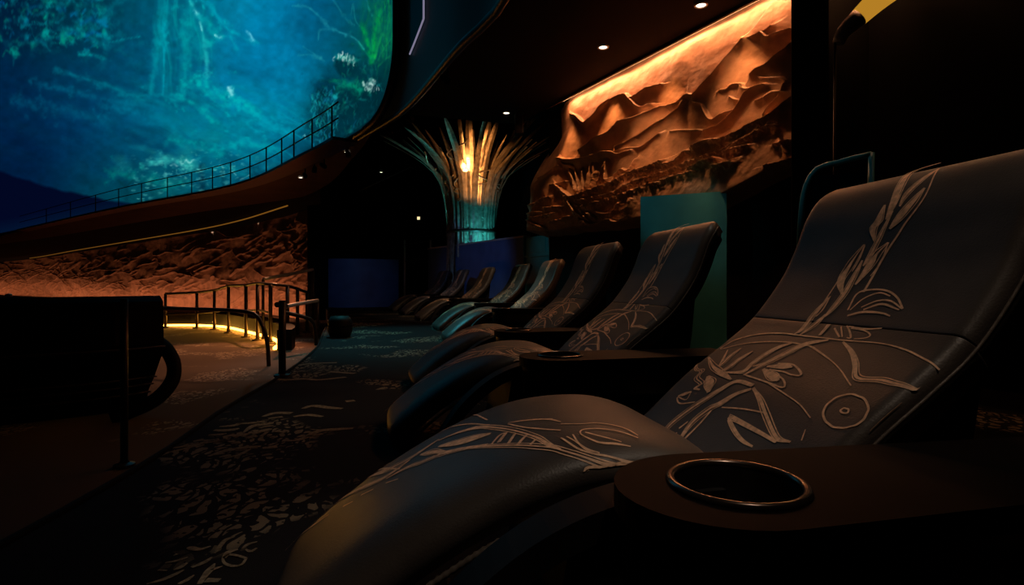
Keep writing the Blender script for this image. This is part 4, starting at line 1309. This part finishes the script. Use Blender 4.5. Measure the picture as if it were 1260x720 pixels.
# wall lamp in the bay right of the pillar
sc = thing('wall_sconce', 'yellow glowing horn-shaped wall lamp right of the black pillar', 'wall lamp', (3.0, 5.0, 3.1))
P = catmull([(2.90, 5.05, 3.00), (2.95, 5.05, 3.10), (3.05, 5.0, 3.2), (3.22, 4.95, 3.36), (3.50, 4.9, 3.58)], 24)
tv, tf = tube(P[7:], np.linspace(.08, .13, 17), 14)
make_obj('diffuser', tv, tf, M['led_yellow'], sc, True, world=True)
tv, tf = tube(P[:8], np.linspace(.05, .08, 8), 14)
make_obj('end_cap', tv, tf, M['cap'], sc, True, world=True)
tv, tf = tube([(2.87, 5.07, 0), (2.87, 5.07, 1.5), (2.88, 5.07, 3.0)], .012, 6)
make_obj('stem', tv, tf, M['rail'], sc, True, world=True)

# ------------------------------------------------------------------ tree sculpture
TX, TY = -1.29, 18.0
tz = rise(TY)
tree = thing('tree_sculpture', 'tall flared metal tree sculpture lit teal below and amber in its crown', 'sculpture', (TX, TY, tz))
prof = catmull([(.80, tz), (.74, 1.2), (.72, 2.5), (.76, 3.2), (.90, 3.9), (1.15, 4.4), (1.6, 4.85), (2.3, 5.3), (3.1, 5.75)], 60)
core = prof.copy(); core[:, 0] = core[:, 0]*.92-.03; core = core[:int(np.searchsorted(prof[:, 1], 4.05))]
v, f = lathe(core, 64, (TX, TY))
rr = np.hypot(v[:, 0]-TX, v[:, 1]-TY); an = np.arctan2(v[:, 1]-TY, v[:, 0]-TX)
k = 1+.13*np.sign(np.sin(an*9+3*np.sin(v[:, 2]*4)))*np.abs(fbm(an*5, v[:, 2]*3.2, 141, 3))
v[:, 0] = TX+(v[:, 0]-TX)*k; v[:, 1] = TY+(v[:, 1]-TY)*k
make_obj('trunk', v, f, M['verdigris'], tree, True, world=True)
v, f = lathe([(.775, 2.45), (.80, 2.47), (.80, 2.51), (.775, 2.53)], 48, (TX, TY))
make_obj('trunk_band', v, f, M['rail'], tree, True, world=True)
g = np.random.default_rng(12)
def blade(ang, i0, i1, w0, w1, lift, spread):
    """long flat leaf following the flare of the trunk"""
    n = 16
    idx = np.linspace(i0, i1, n)
    r = np.interp(idx, np.arange(60), prof[:, 0])+.03; z = np.interp(idx, np.arange(60), prof[:, 1])
    t = np.linspace(0, 1, n)
    r = r*(1-spread*t**2)+.0; z = z+lift*t**2
    wd = np.interp(t, [0, .55, .9, 1], [w0, w1, w1*.7, .01])
    V = []
    for q in range(n):
        c, s = math.cos(ang), math.sin(ang)
        tx_, ty_ = -s, c
        for sd, th in ((-1, 0), (0, .03), (1, 0), (0, -.015)):
            V.append((TX+(r[q]+th)*c+sd*wd[q]*tx_, TY+(r[q]+th)*s+sd*wd[q]*ty_, z[q]))
    F = grid_faces(n, 4, True)+[(3, 2, 1, 0), tuple(range(4*n-4, 4*n))]
    return np.array(V), F
nb = 46
for k in range(nb):
    ang = 2*math.pi*k/nb+g.normal(0, .04)
    kind = k % 3
    i1 = g.uniform(55, 59.5) if kind == 0 else g.uniform(48, 57)
    sp = g.uniform(.0, .10) if kind == 0 else g.uniform(.1, .35)
    v, f = blade(ang, g.uniform(2, 22), i1, .045, g.uniform(.07, .13), g.uniform(-.45, .1) if kind == 0 else g.uniform(.0, .35), sp)
    make_obj('blade_leaf', v, f, M['verdigris'], tree, world=True)
for k in range(54):                                       # upright spears filling the crown
    ang = 2*math.pi*k/54+g.normal(0, .07); r0, r1 = .62, g.uniform(.9, 2.5)
    n = 10; t = np.linspace(0, 1, n); wd = np.interp(t, [0, .5, 1], [.05, g.uniform(.06, .14), .01])
    c, s = math.cos(ang), math.sin(ang); V = []
    hh = g.uniform(1.3, 2.05)
    for q in range(n):
        r = r0+(r1-r0)*t[q]**1.4; z = 3.65+t[q]*hh
        for sd, th in ((-1, 0), (0, .04), (1, 0), (0, -.02)):
            V.append((TX+(r+th)*c-sd*wd[q]*s, TY+(r+th)*s+sd*wd[q]*c, z))
    make_obj('spear_leaf', np.array(V), grid_faces(n, 4, True)+[(3, 2, 1, 0), tuple(range(4*n-4, 4*n))], M['verdigris'], tree, world=True)
for k in range(46):                                       # scrolling filigree on the trunk
    a0 = g.uniform(0, 2*math.pi); z0 = g.uniform(1.9, 4.3); n = 22; t = np.linspace(0, 1, n)
    aa = a0+.28*np.sin(t*g.uniform(5, 9))*(1-.4*t)+.2*t; zz_ = z0+t*g.uniform(.3, .9)
    r = np.interp(zz_, prof[:, 1], prof[:, 0])+.02
    v, f = tube(np.stack([TX+r*np.cos(aa), TY+r*np.sin(aa), zz_], 1), .022, 5)
    make_obj('filigree_scroll', v, f, M['verdigris'], tree, True, world=True)

def flood(label, loc, target, watts, color, deg, size=.07):
    o = thing('floodlight', label, 'floodlight', loc, group='floodlights around the tree sculpture')
    d = np.array(target, float)-np.array(loc); d /= np.linalg.norm(d)
    c = np.array(loc, float)
    tv, tf = tube([c-d*.16, c-d*.08, c-d*.005], [size*.8, size, size*1.1], 12)
    make_obj('housing', tv, tf, M['black'], o, True, world=True)
    tv, tf = tube([c-d*.10-np.array([0, 0, .0]), np.array([c[0]-d[0]*.1, c[1]-d[1]*.1, c[2]-.12]), np.array([c[0]-d[0]*.1, c[1]-d[1]*.1, c[2]-.25])], .015, 6)
    make_obj('bracket', tv, tf, M['black'], o, True, world=True)
    spot(o, tuple(c+d*.02), target, watts, color, deg, .7, .04)
    return o
flood('teal floodlight hidden behind the indigo partition, aimed at the trunk', (-.75, 16.75, 1.75), (-1.1, 17.6, 2.6), 85, (.06, .85, 1.), 95)
flood('teal floodlight at the left foot of the tree sculpture', (-3.05, 19.0, 2.2), (-2.1, 17.6, 4.4), 110, (.10, .80, .75), 70)
flood('cream floodlight at the lower left of the tree trunk', (-2.25, 18.9, 1.6), (-1.9, 17.9, 2.5), 25, (1., .80, .40), 60)
crown = thing('crown_lamp', 'amber lamp glowing inside the crown of the tree sculpture', 'lamp', (TX-.1, TY-.95, 4.25))
v, f = lathe([(.02, 4.20), (.07, 4.21), (.08, 4.25), (.06, 4.27)], 14, (TX-.1, TY-1.1), True)
make_obj('lens', v, f, M['led'], crown, True, world=True)
spot(crown, (TX-.1, TY-1.25, 4.3), (TX, TY-.3, 5.1), 70, (1., .40, .12), 150, .5, .05)
spot(crown, (TX+.5, TY-2.3, 3.5), (TX+.3, TY-.2, 4.9), 110, (1., .38, .10), 90, .6, .05)

# thin conduit pushed back along the line of sight onto the rear wall
tv, tf = tube([(-5.9, 21.97, 4.45), (-4.9, 21.97, 4.92), (-3.9, 21.97, 5.39)], .022, 6)
tag(make_obj('slanting_rod', tv, tf, M['steel'], smooth=True), 'thin grey slanting conduit pushed back onto the rear wall left of the tree sculpture', 'rod')
ex = thing('wall_light', 'small square pale yellow wall light left of the tree sculpture', 'wall lamp', (-3.6, 21.95, 3.4))
v, f = box(-3.66, -3.54, 21.93, 22.0, 3.33, 3.47, .005)
make_obj('housing', v, f, M['black'], ex, world=True)
v, f = box(-3.65, -3.55, 21.90, 21.935, 3.345, 3.455)
make_obj('lens', v, f, glow('pale_yellow_lens', (1., .8, .4), 1.2), ex, world=True)
downlight(-4.6, 20.0, 4.8, 'tiny pale ceiling light near the slanting conduit', size=.05)
sp_ = thing('hanging_speaker', 'small grey box hanging from the ceiling left of the cove', 'loudspeaker', (.12, 10.0, CZ))
v, f = box(.05, .20, 9.9, 10.1, CZ+.0-.42, CZ-.06, .02)
make_obj('cabinet', v, f, M['shell'], sp_, world=True)
tv, tf = tube([(.12, 10, CZ-.08), (.12, 10, CZ-.03), (.12, 10, CZ)], .02, 6)
make_obj('bracket', tv, tf, M['black'], sp_, True, world=True)

# railing left of the indigo partition
r2 = thing('partition_railing', 'small grey railing joining the left end of the indigo partition', 'railing', (-3.2, 19.2, rise(19)))
for x in (-3.62, -2.75):
    tv, tf = tube([(x, 19.2, rise(19)), (x, 19.2, 1.2), (x, 19.2, 2.35)], .035, 8)
    make_obj('post', tv, tf, M['steel'], r2, True, world=True)
for z in (2.3, 1.75):
    tv, tf = tube([(-3.62, 19.2, z-.12), (-3.2, 19.2, z-.05), (-2.75, 19.2, z)], .03, 8)
    make_obj('crossbar', tv, tf, M['rail'], r2, True, world=True)

# ------------------------------------------------------------------ curb, LED and railings of the lower tier
CURB = catmull([(-10.6, 15.0), (-9.44, 15.5), (-8.5, 15.5), (-7.5, 14.9), (-6.5, 13.75), (-5.0, 11.85), (-4.35, 10.7), (-4.1, 9.9)], 60)
v, f = slab(offset_plan(CURB, .13), .24, LOW, .06)
curb = tag(make_obj('trim_4', v, f, M['shell']), 'dark curved curb at the back of the lower tier', kind='structure')
led = thing('floor_led', 'amber LED strip glowing along the foot of the curved curb', 'light strip', (*CURB[20], LOW))
v, f = slab(offset_plan(CURB, -.03), .05, LOW+.012, LOW+.06)
make_obj('led_diffuser', v, f, M['led_floor'], led, world=True)
for k in range(0, 54, 9):
    a, b = offset_plan(CURB, -.10)[k], offset_plan(CURB, -.10)[k+8]
    dd = -(offset_plan(CURB, 1)[k+4]-CURB[k+4])
    strip_light(led, (*a, LOW+.10), (*b, LOW+.10), (dd[0], dd[1], -.5), 14, (1., .42, .05), .05)

RAIL = [(-9.2, 15.1, .60), (-8.26, 14.91, .64), (-7.52, 14.37, .70), (-6.69, 13.42, .81), (-5.79, 12.38, .83), (-5.22, 11.67, .87), (-4.67, 11.0, .85), (-4.62, 11.7, .82), (-4.75, 12.6, .75), (-4.9, 13.6, .66)]
rl = thing('tier_railing', 'black post railing above the amber LED in front of the rock wall', 'railing', (-6.69, 13.42, LOW))
tv, tf = tube(catmull(RAIL, 60), .032, 8)
make_obj('top_rail', tv, tf, M['rail'], rl, True, world=True)
for (x, y, z) in RAIL:
    zb = LOW if x < -4.9 else LOW
    tv, tf = tube([(x, y, zb), (x, y, (zb+z)/2), (x, y, z)], .04, 6)
    p = make_obj('post', tv, tf, M['rail'], rl, True, world=True)
    bv, bf = lathe([(.10, zb+.002), (.10, zb+.03), (.045, zb+.035)], 14, (x, y))
    make_obj('base_plate', bv, bf, M['rail'], rl, world=True)
lowr = catmull([(x, y, z-.55) for x, y, z in RAIL[:7]], 40)
tv, tf = tube(lowr, .022, 6)
make_obj('lower_rail', tv, tf, M['rail'], rl, True, world=True)

def pipe(name, label, pts, r, mat, cat='handrail', posts=()):
    o = thing(name, label, cat, pts[0])
    tv, tf = tube(catmull(pts, 30), r, 10)
    make_obj('grip', tv, tf, mat, o, True, world=True)
    for x, y, z0, z1 in posts:
        tv, tf = tube([(x, y, z0), (x, y, (z0+z1)/2), (x, y, z1)], r*.9, 8)
        make_obj('post', tv, tf, M['rail'], o, True, world=True)
    return o
pipe('stair_handrail', 'upper bright steel handrail in front of the rock wall', [(-5.25, 12.0, .96), (-4.9, 12.5, 1.07), (-4.55, 13.0, 1.19)], .035, M['steel'], posts=[(-5.25, 12.0, LOW, .96), (-4.55, 13.0, rise(13), 1.19)])
pipe('stair_handrail', 'lower bright steel handrail left of the blue wall', [(-3.87, 9.6, .47), (-3.75, 10.1, .51), (-3.62, 10.6, .55)], .034, M['steel'], posts=[(-3.87, 9.6, LOW, .47), (-3.62, 10.6, rise(10), .55)])
pipe('curved_handrail', 'amber-lit handrail curving down to the lower carpet', [(-5.6, 8.6, .49), (-4.45, 8.2, .49), (-3.9, 8.0, .48), (-3.62, 8.0, .43), (-3.50, 8.0, .25), (-3.44, 8.0, .02), (-3.42, 8.0, LOW)], .028, M['rail'], posts=[(-5.6, 8.6, LOW, .49)])
pipe('sloping_handrail', 'amber-lit handrail sloping right from the front post', [(-2.20, 5.33, .66), (-2.62, 6.6, .60), (-2.95, 7.3, .50), (-2.80, 7.6, .42), (-2.72, 7.8, .32), (-2.70, 7.85, rise(7.85))], .026, M['rail'])
pst = thing('rail_post', 'thick black front post at the edge of the aisle carpet', 'post', (-2.12, 5.25, 0))
tv, tf = tube([(-2.12, 5.25, .02), (-2.12, 5.25, .35), (-2.12, 5.25, .70)], .033, 10)
make_obj('shaft', tv, tf, M['rail'], pst, True, world=True)
v, f = lathe([(.075, 0.001), (.075, .02), (.04, .03)], 18, (-2.12, 5.25))
make_obj('base_plate', v, f, M['rail'], pst, world=True)
pou = thing('round_pouf', 'low black round pouf on the aisle beside the handrails', 'pouf', (-2.72, 9.0, rise(9)))
v, f = lathe([(.02, rise(9)), (.15, rise(9)+.01), (.19, rise(9)+.10), (.185, rise(9)+.26), (.14, rise(9)+.33), (.01, rise(9)+.34)], 28, (-2.72, 9.0), True)
make_obj('cushion', v, f, M['shell'], pou, True, world=True)
v, f = lathe([(.19, rise(9)+.17), (.198, rise(9)+.18), (.19, rise(9)+.19)], 28, (-2.72, 9.0))
make_obj('seam', v, f, M['black'], pou, True, world=True)

# ------------------------------------------------------------------ dark curved seat bank at the left
bank = thing('seat_bank', 'black curved seat bank with brass-edged ribs at the left', 'seating', (-3.6, 4.4, LOW))
PL = catmull([(-6.2, 3.3), (-5.2, 3.75), (-4.2, 4.25), (-3.5, 4.75), (-3.22, 5.15)], 40)
sec = [(.0, .745), (-.06, .75), (-.12, .70), (-.13, .33), (-.10, .22), (.03, .02), (.14, -.12), (.20, LOW+.02)]
def loft(sec_):
    V = []
    for d_, z in sec_:
        q = offset_plan(PL, d_)
        V.append(np.column_stack([q, np.full(40, z)]))
    return np.vstack(V), grid_faces(len(sec_), 40)
full = [(.55, LOW+.02), (.55, .735)]+sec
v, f = loft(full)
m_ = len(full)
f = list(f)+[tuple(j*40 for j in range(m_)), tuple(j*40+39 for j in range(m_))[::-1]]
make_obj('shell', v, f, M['shell'], bank, world=True)
for d_, z, r, mm in ((-.14, .30, .010, 'rail'), (.01, .02, .009, 'rail'), (.06, -.05, .009, 'rail'), (.12, -.13, .009, 'rail')):
    tv, tf = tube(np.column_stack([offset_plan(PL, d_-.012), np.full(40, z)]), r, 6)
    make_obj('edge_rib', tv, tf, M['piping'], bank, True, world=True)
arch = catmull([(-3.3, 5.2, .36), (-3.17, 5.2, .27), (-3.06, 5.15, .12), (-3.03, 5.05, -.03), (-3.12, 4.92, -.17), (-3.35, 4.75, -.27)], 24)
tv, tf = tube(arch, .06, 12)
make_obj('curved_end_arm', tv, tf, M['shell'], bank, True, world=True)
for x, y in ((-3.85, 4.35), (-4.7, 3.8)):  # steel knobs added to stand for small glints on the bank
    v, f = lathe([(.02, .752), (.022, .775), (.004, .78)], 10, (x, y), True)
    make_obj('glint_knob', v, f, M['steel'], bank, True, world=True)
pole = thing('floor_pole', 'slim black pole standing in front of the seat bank', 'post', (-2.44, 3.58, LOW))
tv, tf = tube([(-2.44, 3.58, LOW+.02), (-2.44, 3.58, .2), (-2.44, 3.58, .76)], .022, 8)
make_obj('shaft', tv, tf, M['rail'], pole, True, world=True)
v, f = lathe([(.06, LOW+.002), (.06, LOW+.02), (.03, LOW+.03)], 14, (-2.44, 3.58))
make_obj('base_plate', v, f, M['rail'], pole, world=True)

# added amber lamps brightening the lower tier carpet
q = hull_at(15.6, -.45)
downlight(q[0], q[1], HZ+.01, 'added amber soffit lamp under the screen wall over the lower tier', (-5.0, 9.6, LOW), 950, 50, (1., .38, .17), size=.05)
q = hull_at(12.6, -.25)
downlight(q[0], q[1], HZ+.01, 'added amber soffit lamp nearest the corner of the screen', (-3.7, 7.4, LOW), 150, 30, (1., .38, .17), size=.05)
downlight(.62, 4.0, CZ, 'added ceiling downlight beside the screen wall, over the aisle', (-1.4, 4.1, 0), 50, 24, (1., .80, .55), size=.05)  # added unseen lamp picking out the aisle carpet pattern

# added spotlights under the screen wall's lip, brightening the parts each one faces
def lip_spot(s, off, label, target, watts, color, deg):
    p = hull_at(s, off); c = np.array([p[0], p[1], HZ-.14])
    o = thing('added_spotlight', label, 'spotlight', (p[0], p[1], HZ-.3), group='added spotlights under the screen wall')
    d = np.array(target, float)-c; d /= np.linalg.norm(d)
    tv, tf = tube([c-d*.10, c-d*.03, c+d*.03], [.03, .045, .045], 12)
    make_obj('housing', tv, tf, M['black'], o, True, world=True)
    tv, tf = tube([c, c+np.array([0, 0, .07]), c+np.array([0, 0, .15])], .012, 6)
    make_obj('clamp', tv, tf, M['black'], o, True, world=True)
    spot(o, tuple(c+d*.05), target, watts, color, deg, .8, .04)
lip_spot(12.2, -.10, 'added black spotlight throwing teal on the far aisle carpet', (-1.75, 9.2, 0), 190, (.10, .75, .85), 92)
lip_spot(10.4, -.10, 'added black spotlight throwing teal on the loungers past the gap', (-.1, 9.6, .8), 120, (.40, .90, .85), 48)
lip_spot(13.4, -.14, 'added black spotlight throwing blue on the indigo partition', (-.9, 16.4, 1.2), 120, (.15, .38, .9), 40)
lip_spot(14.6, -.18, 'added black spotlight throwing blue on the curved blue wall', (-5.3, 19.4, .8), 70, (.15, .38, .9), 26)
lip_spot(9.6, -.10, 'added black spotlight throwing teal on the cabinet behind the loungers', (1.0, 13.0, 1.7), 60, (.10, .75, .85), 16)
lip_spot(8.0, -.10, 'added black spotlight throwing teal on the end panel behind the second lounger', (1.95, 6.85, 1.7), 26, (.10, .85, .90), 22)
lip_spot(5.6, -.10, 'added black spotlight throwing teal on the framed panel', (2.5, 4.4, 1.7), 8, (.10, .80, .95), 22)
lip_spot(14.0, -.16, 'added black spotlight throwing white on the steel handrails', (-4.3, 11.5, .8), 26, (.85, .92, 1.), 26)
